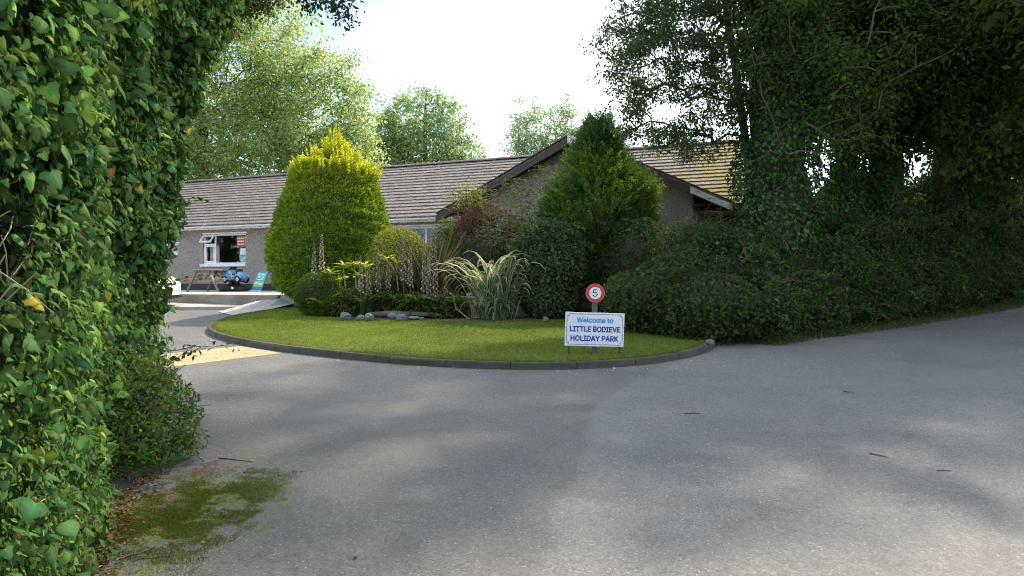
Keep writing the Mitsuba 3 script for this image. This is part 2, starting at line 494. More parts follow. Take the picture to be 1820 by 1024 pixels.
inner = KL + nrm * 0.115
bed_front = np.array([(3.2, 12.9), (2.95, 13.7), (2.75, 15.0), (2.2, 15.9), (.7, 15.6), (-.6, 15.25), (-2.3, 15.5), (-3.7, 16.2), (-4.8, 17.3), (-5.35, 18.6), (-5.5, 19.3)])
lawn_poly = sg.Polygon(np.vstack([inner, bed_front])).buffer(0)
if lawn_poly.geom_type != 'Polygon': lawn_poly = max(lawn_poly.geoms, key=lambda g: g.area)
put('lawn', flat_sheet(lawn_poly, KH - 0.015), 'turf'); tag('lawn', 'mown green lawn inside the curved kerb', kind='structure')
bed_poly = sg.Polygon(np.vstack([bed_front, [(-5.2, 20.0), (-4.5, 22.4), (0.0, 21.0), (6.5, 18.0), (3.6, 12.8)]])).buffer(0)
put('garden_bed', flat_sheet(bed_poly, KH - 0.005), 'soil'); tag('garden_bed', 'bare brown soil of the shrub bed behind the lawn', kind='structure')


def points_in(poly, n, r):
    from shapely import contains_xy
    x0, y0, x1, y1 = poly.bounds
    out = np.zeros((0, 2))
    while len(out) < n:
        p = r.uniform((x0, y0), (x1, y1), (n * 2, 2))
        out = np.vstack([out, p[contains_xy(poly, p[:, 0], p[:, 1])]])
    return out[:n]


rg = np.random.default_rng(21)
g2 = points_in(lawn_poly.buffer(0.02), 170000, rg)
n = len(g2)
gp = np.column_stack([g2, gz(g2[:, 1]) + KH - 0.018])
tone = meshkit.fbm(np.column_stack([g2 * 0.9, np.zeros(n)]), 4, 3)
fine = meshkit.fbm(np.column_stack([g2 * 5.0, np.zeros(n)]), 3, 8)
hgt = (0.022 + 0.020 * rg.random(n)) * (0.75 + 0.6 * fine)
gc = np.array([0.180, 0.250, 0.032]) * (0.7 + 0.65 * tone)[:, None] * np.exp(rg.normal(0, .2, (n, 1)))
dry = rg.random(n) < np.clip((fine - .55) * 1.2, 0.01, 0.3)
gc[dry] = np.array([0.16, 0.14, 0.06]) * np.exp(rg.normal(0, .2, (dry.sum(), 1)))
ax = unit(np.column_stack([rg.normal(0, .5, n), rg.normal(0, .5, n), np.ones(n)]))
m, c = leaf_mesh(gp, ax, rand_dir(n, rg), hgt, 0.006 + 0.003 * rg.random(n), BLADE, gc)
put('grass', m, 'grass_blade', color=c); tag('grass', 'short mown blades of grass covering the lawn', 'grass', kind='stuff')
# longer, drier wisps that the mower misses along the kerb
nw = 11000
j = rg.integers(2, len(KL) - 2, nw)
w2 = KL[j] + nrm[j] * (.105 + .05 * rg.random((nw, 1)) ** 2) + rg.normal(0, .03, (nw, 2)) * [1, 1]
long_ = .02 + .045 * rg.random(nw) * np.clip(meshkit.fbm(np.column_stack([w2 * 1.7, np.zeros(nw)]), 3, 5) * 1.6, .3, 1.2)
wc = np.where(rg.random((nw, 1)) < .45, np.array([.21, .175, .08]), np.array([.12, .165, .03])) * np.exp(rg.normal(0, .2, (nw, 1)))
m, c = leaf_mesh(np.column_stack([w2, gz(w2[:, 1]) + KH - .012]), unit(np.column_stack([-nrm[j] * .5 + rg.normal(0, .5, (nw, 2)), np.ones(nw) * .8])), rand_dir(nw, rg), long_, .005, BLADE, wc)
put('grass__edge_tufts', m, 'grass_blade', color=c, stuff=True)

# ------------------------------------------------------------------ patio, steps and ramp
E = np.array([0.912, -0.410]) / math.hypot(0.912, 0.410)      # along the bungalow's front, to the right
NB = np.array([-E[1], E[0]])                                   # into the bungalow
P0 = np.array([-12.7, 28.0])                                   # a point under the front eave


def BW(t, s, z=0.0):
    q = P0 + t * E + s * NB
    return np.array([q[0], q[1], z])


def tsz(V):
    """a mesh whose x, y, z are (along, into, up) in the bungalow's frame -> world"""
    if hasattr(V, 'vertices'):
        m = V.copy()
        v = np.asarray(m.vertices)
        m.vertices = np.column_stack([(P0 + v[:, :1] * E + v[:, 1:2] * NB), v[:, 2]])
        return m
    v, f = V
    v = np.asarray(v, float)
    return np.column_stack([(P0 + v[:, :1] * E + v[:, 1:2] * NB), v[:, 2]]), f


def bbox(t0, t1, s0, s1, z0, z1, bevel=0.0):
    return tsz(box(t1 - t0, s1 - s0, z1 - z0, ((t0 + t1) / 2, (s0 + s1) / 2, (z0 + z1) / 2), bevel))


def ts(x, y):
    d = np.array([x, y]) - P0
    return d @ E, d @ NB


PATIO_Z = 1.17
t1, s1 = ts(-6.2, 19.55)                     # right end of the patio's front edge
put('patio', bbox(-9, t1 + 7.5, s1, 0.6, 0.7, PATIO_Z), 'concrete'); tag('patio', 'pale concrete terrace in front of the bungalow', kind='structure')
put('patio__edging', bbox(-9, t1, s1 - 0.10, s1 - 0.003, 0.6, PATIO_Z - 0.004, 0.01), 'old_concrete')
# lower pavement strip, with its own kerb
s2 = s1 - 1.15
pv = np.array([BW(-9, s2), BW(t1 - 2.2, s2), BW(t1 - 0.4, s1 - 0.103), BW(-9, s1 - 0.103)])
pz = np.array([gz(p[1]) + 0.085 for p in pv])
top = np.column_stack([pv[:, :2], pz])
low = top - [0, 0, .3]
put('pavement', (np.vstack([top, low]), np.array([[0, 1, 2], [0, 2, 3], [0, 4, 5], [0, 5, 1], [1, 5, 6], [1, 6, 2], [3, 2, 6], [3, 6, 7]])), 'concrete'); tag('pavement', 'lower concrete pavement strip below the terrace', kind='structure')
# ramp between the terrace and the lawn
ra = [(-7.55, 18.75), (-6.32, 17.2), (-6.10, 18.35), (-5.72, 19.4), (-5.0, 20.6), (-6.1, 19.75), (-6.75, 19.7)]
rz = [gz(18.75) + .012, gz(17.2) + .012, gz(18.35) + .10, gz(19.4) + .19, PATIO_Z + .01, PATIO_Z + .006, PATIO_Z - .13]
c0 = np.array([[-6.3, 18.9, gz(18.9) + .13]])
put('ramp', (np.vstack([np.column_stack([ra, rz]), c0]), np.array([[i, (i + 1) % 7, 7] for i in range(7)])), 'concrete'); tag('ramp', 'pale concrete ramp between terrace and lawn', kind='structure')

# ------------------------------------------------------------------ bungalow
EAVE, RIDGE, BASE = 3.60, 5.95, 1.10
WS = 0.38                                     # wall face behind the gutter line
B = 'bungalow'
tag(B, 'long low pebbledashed bungalow with brown tiled roof and white windows', 'bungalow')


def poly_slab(poly, s0, s1):
    m = trimesh.creation.extrude_polygon(poly, s1 - s0, engine='earcut')
    v = np.asarray(m.vertices)
    m.vertices = np.column_stack([v[:, 0], s0 + v[:, 2], v[:, 1]])
    m.invert()
    return tsz(m)


def px_t(u, s):
    """where along the wall the sight line of a picture column meets it (measuring the photograph)"""
    k = (u - 910) / 1300
    q = P0 + s * NB
    return (k * q[1] - q[0]) / (E[0] - k * E[1])


wins = [(px_t(361, WS), px_t(437, WS), 2.16, 3.30), (px_t(699, WS), px_t(815, WS), 2.1, 3.33), (px_t(284, WS), px_t(317, WS), 2.62, 2.98)]
wall = sg.Polygon([(-6, 1.42), (16.2, 1.42), (16.2, 3.52), (-6, 3.52)])
for a, b, z0, z1 in wins: wall = wall.difference(sg.box(a, z0, b, z1))
put(B + '__wall', poly_slab(wall, WS, WS + 0.25), 'pebbledash')
put(B + '__plinth', bbox(-6, 16.2, WS - 0.012, WS + 0.24, BASE, 1.417), 'plinth_paint')
put(B + '__end_wall', bbox(21.0, 21.25, WS + .3, 7.6, BASE, 3.5), 'pebbledash')
put(B + '__back_wall', bbox(-6, 21.0, 7.4, 7.6, BASE, 3.5), 'pebbledash')
put(B + '__added_partition', bbox(7.0, 7.1, WS + .26, 7.38, BASE, 3.48), 'room_plaster')  # unseen partitions added to keep stray light out behind the window
put(B + '__added_partition', bbox(15.9, 16.0, WS + .26, 7.38, BASE, 3.48), 'room_plaster')
put(B + '__room_floor', bbox(-5.7, 15.8, WS + .26, 7.38, 1.15, 1.2), 'weathered_wood')
put(B + '__ceiling', bbox(-5.9, 20.9, WS + .27, 7.38, 3.49, 3.51), 'room_plaster')
put(B + '__end_wall', bbox(-6.0, -5.75, WS + .253, 7.39, BASE, 3.52), 'pebbledash')
for t0 in (-5.99, 21.0):
    put(B + '__gable_end', poly_slab(sg.Polygon([(0, 0), (1, 0), (1, 1)]), 0, 1) if False else tsz((np.array([[t0 + dt, s_, z_] for dt in (0, .24) for s_, z_ in ((.3, 3.53), (7.7, 3.53), (4.0, RIDGE - .08))]), np.array([[0, 1, 2], [3, 5, 4], [0, 3, 4], [0, 4, 1], [1, 4, 5], [1, 5, 2], [2, 5, 3], [2, 3, 0]]))), 'pebbledash')
put(B + '__soffit', bbox(-6.2, 16.2, 0.0, WS - 0.003, 3.50, 3.52), 'white_upvc')
put(B + '__fascia', bbox(-6.2, 12.6, -0.02, -0.002, 3.44, 3.60), 'old_white_paint')
# half-round gutter
ang = np.linspace(0, np.pi, 9)
gx = np.array([[-0.085 + 0.06 * math.cos(a), 3.56 - 0.06 * math.sin(a)] for a in ang])
gi = np.array([[-0.085 + 0.052 * math.cos(a), 3.56 - 0.052 * math.sin(a)] for a in ang[::-1]])
put(B + '__gutter', tsz((lambda m: trimesh.Trimesh(np.column_stack([m.vertices[:, 2] - 6.2, m.vertices[:, 0], m.vertices[:, 1]]), m.faces))(trimesh.creation.extrude_polygon(sg.Polygon(np.vstack([gx, gi])), 18.6, engine='earcut'))), 'white_upvc')


def window(a, b, z0, z1, bars, vent=None):
    k = put(B + '__window', join([bbox(a, b, WS + .05, WS + .11, z0, z0 + .06, .006), bbox(a, b, WS + .05, WS + .11, z1 - .06, z1, .006)] +
                                 [bbox(x - .03, x + .03, WS + .052, WS + .108, z0 + .06, z1 - .06, .006) for x in [a + .03, b - .03] + bars]), 'white_upvc')
    put(k + '__sill', bbox(a - .10, b + .02, WS - .07, WS + .05, z0 - .09, z0 - .002, .008), 'white_upvc')
    put(k + '__head_trim', bbox(a - .02, b + .06, WS - .015, WS + .05, z1 + .002, z1 + .06, .006), 'white_upvc')
    return k


a, b, z0, z1 = wins[0]
m1 = a + (b - a) * 0.27
zt = z0 + (z1 - z0) * 0.66
k = window(a, b, z0, z1, [m1])
put(k + '__transom', bbox(a + .06, m1 - .03, WS + .05, WS + .11, zt - .03, zt + .03, .005), 'white_upvc')
put(k + '__pane', bbox(m1 + .03, b - .06, WS + .078, WS + .0785, z0 + .06, z1 - .06), 'pane')
sash = join([bbox(a + .065, m1 - .035, WS + .04, WS + .1, z0 + .065, z0 + .12, .005), bbox(a + .065, m1 - .035, WS + .04, WS + .1, zt - .09, zt - .035, .005),
             bbox(a + .065, a + .12, WS + .041, WS + .099, z0 + .12, zt - .09, .005), bbox(m1 - .09, m1 - .035, WS + .041, WS + .099, z0 + .12, zt - .09, .005)])
put(k + '__side_casement', sash, 'white_upvc')
put(k + '__pane', bbox(a + .12, m1 - .09, WS + .07, WS + .0705, z0 + .12, zt - .09), 'pane')
# top vent, hinged open
hv = z1 - .06 - zt - .03
va, vb = a + .02, m1 + .01


def vent_part(t0, t1_, r0, r1, d0, d1):
    """in the vent's own plane: r down from the hinge, d outwards; opened 38 degrees"""
    o = math.radians(38)
    m = box(t1_ - t0, d1 - d0, r1 - r0, ((t0 + t1_) / 2, 0, 0))
    v = np.asarray(m.vertices)
    r = np.where(v[:, 2] < 0, r1, r0)
    d = np.where(v[:, 1] < 0, d1, d0)
    return tsz((np.column_stack([v[:, 0], WS + .04 - r * math.sin(o) - d * math.cos(o), z1 - .05 - r * math.cos(o) + d * math.sin(o)]), m.faces))


ven = join([vent_part(va, vb, 0, .055, 0, .05), vent_part(va, vb, hv + .0, hv + .055, 0, .05), vent_part(va, va + .055, .055, hv, .001, .049), vent_part(vb - .055, vb, .055, hv, .001, .049)])
put(k + '__open_vent', ven, 'white_upvc'); labels[B + '__window__open_vent'] = {'label': 'small white top vent propped open'}
put(k + '__pane', vent_part(va + .055, vb - .055, .055, hv, .02, .0205), 'pane')
put(k + '__net_curtain', bbox(a + .05, m1 - .05, WS + .3, WS + .31, z0, zt), 'curtain')
# posters stuck inside the big pane: a red one above, pale blue sheets below
w_ = b - a
pa = a + w_ * .76
scene['poster_red'] = P_((0.50, 0.10, 0.09), 0.6)
scene['poster_orange'] = P_((0.55, 0.28, 0.06), 0.6)
scene['poster_pale'] = P_((0.60, 0.68, 0.72), 0.6)
scene['poster_teal'] = P_((0.25, 0.45, 0.46), 0.6)
pk = put(k + '__red_poster', bbox(pa, b - .14, WS + .09, WS + .092, z1 - .52, z1 - .08), 'poster_red')
put(k + '__poster_stripe', join([bbox(pa + .02, b - .17, WS + .0865, WS + .0885, z1 - .20 - i * .11, z1 - .16 - i * .11) for i in range(3)]), 'white_upvc')
put(k + '__orange_poster', bbox(b - .135, b - .065, WS + .09, WS + .092, z1 - .46, z1 - .10), 'poster_orange')
put(k + '__pale_poster', bbox(pa + .16, b - .065, WS + .09, WS + .092, z1 - .80, z1 - .55), 'poster_pale')
put(k + '__teal_poster', bbox(pa + .14, b - .065, WS + .09, WS + .092, z1 - 1.05, z1 - .82), 'poster_teal')
put(k + '__strip_light', tsz(join([box(.9, .08, .05, (a + w_ * .55, WS + 1.1, z1 - .10))])), 'white_upvc')
a, b, z0, z1 = wins[1]
k = window(a, b, z0, z1, [a + (b - a) * .5])
put(k + '__pane', bbox(a + .06, a + (b - a) * .5 - .03, WS + .078, WS + .0785, z0 + .06, z1 - .06), 'pane')
put(k + '__pane', bbox(a + (b - a) * .5 + .03, b - .06, WS + .078, WS + .0785, z0 + .06, z1 - .06), 'pane')
a, b, z0, z1 = wins[2]
k = window(a, b, z0, z1, [])
put(k + '__pane', bbox(a + .06, b - .06, WS + .078, WS + .0785, z0 + .06, z1 - .06), 'pane')

# roof: decking, then tiles in courses
pitch = math.atan2(RIDGE - EAVE, 4.0)
SL = 4.0 / math.cos(pitch)


def slope_pt(t, r, h):
    """on the front slope: r metres up from the eave, h above the slope"""
    return np.column_stack([t, r * math.cos(pitch) - h * math.sin(pitch), EAVE + r * math.sin(pitch) + h * math.cos(pitch)])


k = put(B + '__roof', tsz((np.array([[-6.2, -.05, EAVE - .03], [21.5, -.05, EAVE - .03], [21.5, 4.0, RIDGE - .03], [-6.2, 4.0, RIDGE - .03], [21.5, 8.05, EAVE - .03], [-6.2, 8.05, EAVE - .03]]),
                           np.array([[0, 1, 2], [0, 2, 3], [3, 2, 4], [3, 4, 5]]))), 'underlay')
TW, GAUGE = 0.33, SL / 17.0
prof = [(0.0, 0.0), (0.11, 0.001), (0.145, 0.007), (0.185, 0.007), (0.22, 0.001), (0.328, 0.0)]
rt = np.random.default_rng(3)


def roof_tile(t0, j, r):
    """one interlocking tile with a roll, its tail standing on the course below"""
    jr, jt, jh = r.normal(0, .003), r.normal(0, .001), r.normal(0, .002)
    pts = []
    for rr, lift in ((j * GAUGE - .045 + jr, .062 + jh), (j * GAUGE - .043 + jr, .022 + jh), ((j + 1) * GAUGE + .03, .020)):
        pts.append(slope_pt(np.array([t0 + x + jt for x, _ in prof]), rr, np.array([(h if lift != .022 + jh else 0) + lift for _, h in prof])))
    v = np.vstack([pts[1], pts[0], pts[2]])
    m = len(prof)
    f = []
    for q in range(2):
        for i in range(m - 1):
            f += [[q * m + i, q * m + i + 1, q * m + m + i + 1], [q * m + i, q * m + m + i + 1, q * m + m + i]]
    f += [[m - 1, 2 * m - 1, 3 * m - 1], [0, 2 * m, m]]
    return tsz((v, np.array(f)))


rest = []
for j in range(17):
    for i in range(84):
        t0 = -6.2 + i * TW
        tile = roof_tile(t0, j, rt)
        c_ = px_t(712, 2.0)
        if c_ <= t0 < c_ + 17.4 * TW and j < 17:
            put(k + '__roof_tile', tile, 'roof_tile')
        else:
            rest.append(tile)
put(k + '__tile_courses', join(rest), 'roof_tile', stuff=True)
for i in range(61):                                        # half-round ridge tiles
    t0 = -6.2 + i * .455
    aa = np.linspace(-1.25, 1.25, 8)
    dz = rt.normal(0, .004)
    v = np.array([[t, 4.0 + .13 * math.sin(x), RIDGE + .0 + dz + .12 * math.cos(x) - (.006 if t > t0 + .1 else 0)] for t in (t0, t0 + .45) for x in aa])
    f = [[q, q + 1, q + 9] for q in range(7)] + [[q, q + 9, q + 8] for q in range(7)] + [[0, q + 1, q] for q in range(1, 7)] + [[8, 8 + q, 9 + q] for q in range(1, 7)]
    put(k + '__ridge_tile', tsz((v, np.array(f))), 'roof_tile')

# the gabled wing that comes forward at the right
TP = 16.13
SP = -0.86
GW, GE, GR = 4.325, 3.60, 5.66
gs = (GR - GE) / GW
front = SP + 0.55
gw = sg.Polygon([(TP - GW + .75, 0.9), (TP + GW - 1.05, 0.9), (TP + GW - 1.05, GE + 1.05 * gs - .14), (TP, GR - .14), (TP - GW + .75, GE + .75 * gs - .14)])
put(B + '__gable_wall', poly_slab(gw, front, front + .25), 'pebbledash')
put(B + '__side_wall', bbox(TP + GW - 1.3, TP + GW - 1.055, front + .254, 7.3, 0.9, 3.75), 'pebbledash')
put(B + '__boarded_wall', bbox(TP + GW - 1.05, 20.99, 2.2, 2.3, 0.9, 3.62), 'brown_wall')
wr = []
for sgn in (-1, 1):
    e0 = TP + sgn * (GW + .02)
    v = np.array([[TP, SP, GR], [e0, SP, GE - .01], [e0, 5.2, GE - .01], [TP, 5.2, GR]])
    vl = v - [0, 0, .05]
    wr.append((np.vstack([v, vl]), np.array([[0, 1, 2], [0, 2, 3], [4, 6, 5], [4, 7, 6], [0, 4, 5], [0, 5, 1], [1, 5, 6], [1, 6, 2]])))
    for j in range(15):
        d0, d1 = GW * (1 - j / 15) + .04, GW * (1 - (j + 1) / 15) - .02
        for (i0, i1) in [(SP - .05, 5.1)]:
            h0 = GE + (GW - d0) * gs
            h1 = GE + (GW - d1) * gs
            q = np.array([[TP + sgn * d0, i0, h0 + .015], [TP + sgn * d0, i0, h0 + .055], [TP + sgn * d1, i0, h1 + .018], [TP + sgn * d0, i1, h0 + .015], [TP + sgn * d0, i1, h0 + .055], [TP + sgn * d1, i1, h1 + .018]])
            wr.append((q, np.array([[0, 1, 4], [0, 4, 3], [1, 2, 5], [1, 5, 4], [0, 2, 1]])))
gk = put(B + '__wing_roof', tsz(join(wr)), 'roof_tile')


def raking(sgn, d0, d1, s0, s1, drop, hgt):
    """a board along the gable's verge between d0 and d1 from the apex"""
    v = []
    for d in (d0, d1):
        zt_ = GR - d * gs - drop
        for s in (s0, s1):
            v += [[TP + sgn * d, s, zt_], [TP + sgn * d, s, zt_ - hgt]]
    return tsz((np.array(v), np.array([[0, 1, 5], [0, 5, 4], [2, 6, 7], [2, 7, 3], [0, 4, 6], [0, 6, 2], [1, 3, 7], [1, 7, 5], [0, 2, 3], [0, 3, 1], [4, 5, 7], [4, 7, 6]])))


put(B + '__barge_board', raking(-1, .12, GW + .05, SP - .02, SP + .008, .045, .20), 'brown_board')
put(B + '__barge_board', raking(1, .30, GW - 1.0, SP - .02, SP + .008, .045, .20), 'brown_board')
put(B + '__barge_board', raking(1, GW - 1.0, GW + .06, SP - .035, SP + .006, .05, .17), 'old_white_paint'); labels[B + '__barge_board_002'] = {'label': 'flaking white painted foot of the barge board'}
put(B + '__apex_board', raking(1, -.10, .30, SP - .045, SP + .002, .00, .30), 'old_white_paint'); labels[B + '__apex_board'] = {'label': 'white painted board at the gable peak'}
for sgn in (-1, 1):
    put(B + '__verge_soffit', raking(sgn, .05, GW, SP + .011, front - .003, .10, .02), 'brown_board')
put(B + '__eave_soffit', bbox(TP + GW - 1.05, 21.3, front + .27, 2.19, 3.50, 3.52), 'brown_board')

# ------------------------------------------------------------------ things on the terrace
def xform(m, at, yaw, roll=0.0):
    c, s = math.cos(yaw), math.sin(yaw)
    R = np.array([[c, -s, 0], [s, c, 0], [0, 0, 1]])
    if hasattr(m, 'vertices'):
        m = m.copy(); m.vertices = np.asarray(m.vertices) @ R.T + at
        return m
    v, f = m
    return np.asarray(v) @ R.T + at, f


k = 'picnic_table'
tag(k, 'weathered wooden picnic table with attached benches on the terrace', 'picnic table')
at, yaw = np.array([-10.35, 24.2, PATIO_Z]), math.radians(-12)
X = lambda m: xform(m, at, yaw)
for i in range(5): put(k + '__top_plank', X(box(.135, 1.5, .035, (-.30 + i * .15, .75, .735), .005)), 'weathered_wood')
for sx in (-1, 1):
    for i in range(2): put(k + '__bench_plank', X(box(.13, 1.5, .035, (sx * (.60 + i * .145), .75, .43), .005)), 'weathered_wood')
for y in (.2, 1.3):
    for sx in (-1, 1): put(k + '__leg', X(bar((sx * .60, y, 0.0), (sx * .22, y, .715), .045, .095, (0, 1, 0))), 'weathered_wood')
    put(k + '__seat_bearer', X(box(1.5, .04, .09, (0, y + .048, .365), .004)), 'weathered_wood')
    put(k + '__top_bearer', X(box(.70, .04, .08, (0, y + .048, .672), .004)), 'weathered_wood')
    put(k + '__brace', X(bar((.0, y + .02, .40), (0, .75, .70), .04, .07, (1, 0, 0))), 'weathered_wood')


def loft(sections, n=24, ex=2.6):
    """a closed body through superellipse sections (x, y_half, z_low, z_high, centre_y, exponent)"""
    V = []
    th = np.arange(n) * 2 * np.pi / n
    for s in sections:
        x, hy, zl, zh = s[:4]
        cy = s[4] if len(s) > 4 else 0
        e = s[5] if len(s) > 5 else ex
        c, w = np.cos(th), np.sin(th)
        V.append(np.column_stack([np.full(n, x), cy + hy * np.sign(c) * np.abs(c) ** (2 / e), (zl + zh) / 2 + (zh - zl) / 2 * np.sign(w) * np.abs(w) ** (2 / e)]))
    V = np.vstack(V)
    m = len(sections)
    i = np.arange(n); j = (i + 1) % n
    F = np.vstack([np.stack([i + a * n, j + a * n, j + a * n + n], 1) for a in range(m - 1)] + [np.stack([i + a * n, j + a * n + n, i + a * n + n], 1) for a in range(m - 1)])
    V = np.vstack([V, V[:n].mean(0), V[-n:].mean(0)])
    F = np.vstack([F, np.stack([j, i, i * 0 + m * n], 1), np.stack([i + (m - 1) * n, j + (m - 1) * n, i * 0 + m * n + 1], 1)])
    return V, F


def wheel_mesh(r, w, at):
    """tyre profile turned round the y axis"""
    p = np.array([[.55 * r, -w / 2], [.93 * r, -w / 2], [r, -w / 3], [r, w / 3], [.93 * r, w / 2], [.55 * r, w / 2], [.55 * r, -w / 2]])
    m = trimesh.creation.revolve(p, sections=24)
    v = np.asarray(m.vertices)
    return np.column_stack([v[:, 0], v[:, 2], v[:, 1]]) + at, np.asarray(m.faces)[:, ::-1]


def hub_mesh(r, w, at):
    p = np.array([[0, -w / 2], [.3 * r, -w / 2 - .01], [.56 * r, -w / 2.4], [.56 * r, w / 2.4], [.3 * r, w / 2 + .01], [0, w / 2]])
    m = trimesh.creation.revolve(p, sections=20)
    v = np.asarray(m.vertices)
    return np.column_stack([v[:, 0], v[:, 2], v[:, 1]]) + at, np.asarray(m.faces)[:, ::-1]


# coin-operated ride: a little pale blue open car on a black pedestal, its nose to the left
k = 'kiddie_ride'
tag(k, 'pale blue toy car ride on black pedestal below the window', 'children\'s ride')
at, yaw = np.array([-9.62, 25.3, PATIO_Z]), math.radians(-14)
X = lambda m: xform((np.asarray(m.vertices if hasattr(m, 'vertices') else m[0]) * [.84, .84, .95], m.faces if hasattr(m, 'faces') else m[1]), at, yaw)
put(k + '__base', X(loft([(-.52, .16, 0, .12), (-.50, .27, 0, .16), (-.2, .31, 0, .23), (.3, .31, 0, .23), (.50, .27, 0, .18), (.53, .16, 0, .12)], 24, 4)), 'black_plastic', smooth=40)
for x in (-.10, .16): put(k + '__pedestal_arm', X(loft([(x - .10, .10, .20, .26), (x - .04, .09, .20, .40), (x + .04, .09, .20, .40), (x + .10, .10, .20, .26)], 16)), 'black_plastic', smooth=40)
put(k + '__coin_box', X(box(.10, .05, .10, (.16, -.325, .13), .01)), 'chrome')
body = loft([(-.60, .10, .44, .52), (-.57, .20, .40, .58), (-.45, .26, .38, .68), (-.25, .29, .37, .76), (-.05, .30, .37, .80), (.02, .30, .37, .70), (.08, .30, .37, .60), (.26, .30, .37, .60), (.32, .29, .37, .74), (.42, .27, .39, .70), (.53, .20, .41, .60), (.57, .08, .45, .54)], 28)
put(k + '__body', X(body), 'ride_blue', smooth=50)
for sy in (-1, 1):
    for x in (-.22, .37):
        q = put(k + '__wheel', X(wheel_mesh(.135, .09, np.array([x, sy * .29, .44]))), 'rubber', smooth=40)
        put(q + '__hub', X(hub_mesh(.135, .095, np.array([x, sy * .29, .44]))), 'white_upvc', smooth=40)
        put(k + '__fender', X(loft([(x - .19, .05, .47, .53, sy * .28), (x - .12, .07, .50, .61, sy * .28), (x, .075, .55, .645, sy * .28), (x + .12, .07, .50, .61, sy * .28), (x + .19, .05, .45, .53, sy * .28)], 14)), 'ride_blue', smooth=50)
    put(k + '__headlight', X(loft([(-.50, .03, .60, .66, sy * .17), (-.45, .05, .58, .69, sy * .17), (-.36, .03, .62, .67, sy * .17)], 14)), 'chrome', smooth=50)
put(k + '__windscreen', X(bar((-.04, -.22, .84), (-.04, .22, .84), .012, .13, (1, 0, 1.6))), 'dark_glass')
put(k + '__seat', X(join([box(.10, .42, .22, (.26, 0, .70), .03), box(.2, .42, .07, (.14, 0, .615), .02)])), 'black_plastic')
put(k + '__bumper', X(bar((-.615, -.2, .43), (-.615, .2, .43), .03, .04)), 'chrome')

# ice-cream-style board leaning on the wall: blue foot, green and yellow picture blocks, no readable words in the photograph
k = 'leaning_board'
tag(k, 'blue and green advertising board leaning against the bungalow wall', 'sign board')
at, yaw = np.array([-8.74, 24.95, PATIO_Z]), math.radians(-24)
lean = math.radians(17)


def leanX(m):
    v = np.asarray(m.vertices).copy()
    v = np.column_stack([v[:, 0] + v[:, 2] * .22, v[:, 1] * math.cos(lean) + v[:, 2] * math.sin(lean), v[:, 2] * math.cos(lean) - v[:, 1] * math.sin(lean)])
    return xform((v, m.faces), at, yaw)


scene['board_blue'] = P_((0.03, 0.20, 0.48), 0.4)
scene['board_teal'] = P_((0.08, 0.42, 0.36), 0.4)
scene['board_lime'] = P_((0.30, 0.50, 0.12), 0.4)
scene['board_pale'] = P_((0.55, 0.72, 0.66), 0.4)
put(k + '__panel', leanX(box(.46, .03, .70, (0, 0, .36), .006)), 'board_blue')
put(k + '__picture_field', leanX(box(.42, .004, .30, (0, -.018, .53))), 'board_teal')
put(k + '__picture_field', leanX(box(.42, .004, .20, (0, -.018, .27))), 'board_lime')
pm = [leanX(box(w, .003, h, (x, -.0225, z))) for x, z, w, h in ((-.1, .62, .12, .05), (.06, .60, .13, .05), (-.08, .53, .10, .06), (.09, .50, .10, .07), (.0, .43, .26, .03), (-.1, .30, .11, .07), (.08, .27, .14, .05))]
put(k + '__picture_mark', join(pm), 'board_pale', stuff=True)
put(k + '__foot', leanX(box(.48, .06, .03, (0, 0, .015), .005)), 'white_upvc')

# white car nosing out from behind the hedge
k = 'parked_car'
tag(k, 'white car parked at the left, mostly hidden behind the ivy', 'car')
at, yaw = np.array([-11.28, 19.75, gz(19.6)]), math.radians(-6)
X = lambda m: xform(m, at, yaw)
bs = [(-2.2, .60, .45, .85), (-2.12, .78, .32, 1.0), (-1.7, .85, .26, 1.08), (-.6, .87, .25, 1.10), (.5, .87, .25, 1.10), (1.1, .86, .25, 1.06), (1.6, .82, .26, 1.0), (1.95, .74, .29, .90), (2.12, .62, .33, .78), (2.2, .45, .38, .66)]
put(k + '__body', X(loft(bs, 36, 3.4)), 'car_white', smooth=50)
put(k + '__cabin', X(loft([(-2.0, .60, .98, 1.05), (-1.7, .70, 1.0, 1.50), (-1.0, .74, 1.0, 1.62), (.0, .73, 1.0, 1.60), (.5, .70, 1.0, 1.5), (1.2, .64, 1.0, 1.06)], 30, 3.2)), 'dark_glass', smooth=50)
put(k + '__roof', X(loft([(-1.72, .60, 1.50, 1.54), (-1.0, .68, 1.59, 1.66), (.0, .67, 1.57, 1.64), (.45, .6, 1.49, 1.54)], 24, 3)), 'car_white', smooth=50)
for x in (-1.35, 1.30):
    for sy in (-1, 1):
        q = put(k + '__wheel', X(wheel_mesh(.32, .2, np.array([x, sy * .78, .32]))), 'rubber', smooth=40)
        put(q + '__hub', X(hub_mesh(.32, .2, np.array([x, sy * .78, .32]))), 'chrome', smooth=40)
for sy in (-1, 1):
    put(k + '__headlight', X(loft([(1.62, .13, .70, .88, sy * .64), (1.86, .14, .66, .84, sy * .60), (2.02, .10, .64, .78, sy * .53), (2.06, .04, .66, .74, sy * .5)], 18)), 'lamp_glass', smooth=50)
for i in range(4): put(k + '__grille_slat', X(bar((2.14 + .012 * i, -.42, .66 - i * .055), (2.14 + .012 * i, .42, .66 - i * .055), .05, .022)), 'black_plastic')
put(k + '__bumper', X(loft([(1.7, .84, .26, .42), (2.05, .72, .27, .44), (2.22, .5, .30, .42), (2.26, .3, .32, .4)], 24, 3)), 'black_plastic', smooth=50)
put(k + '__number_plate', X(box(.012, .50, .11, (2.275, 0, .44), .003)), 'sign_white')

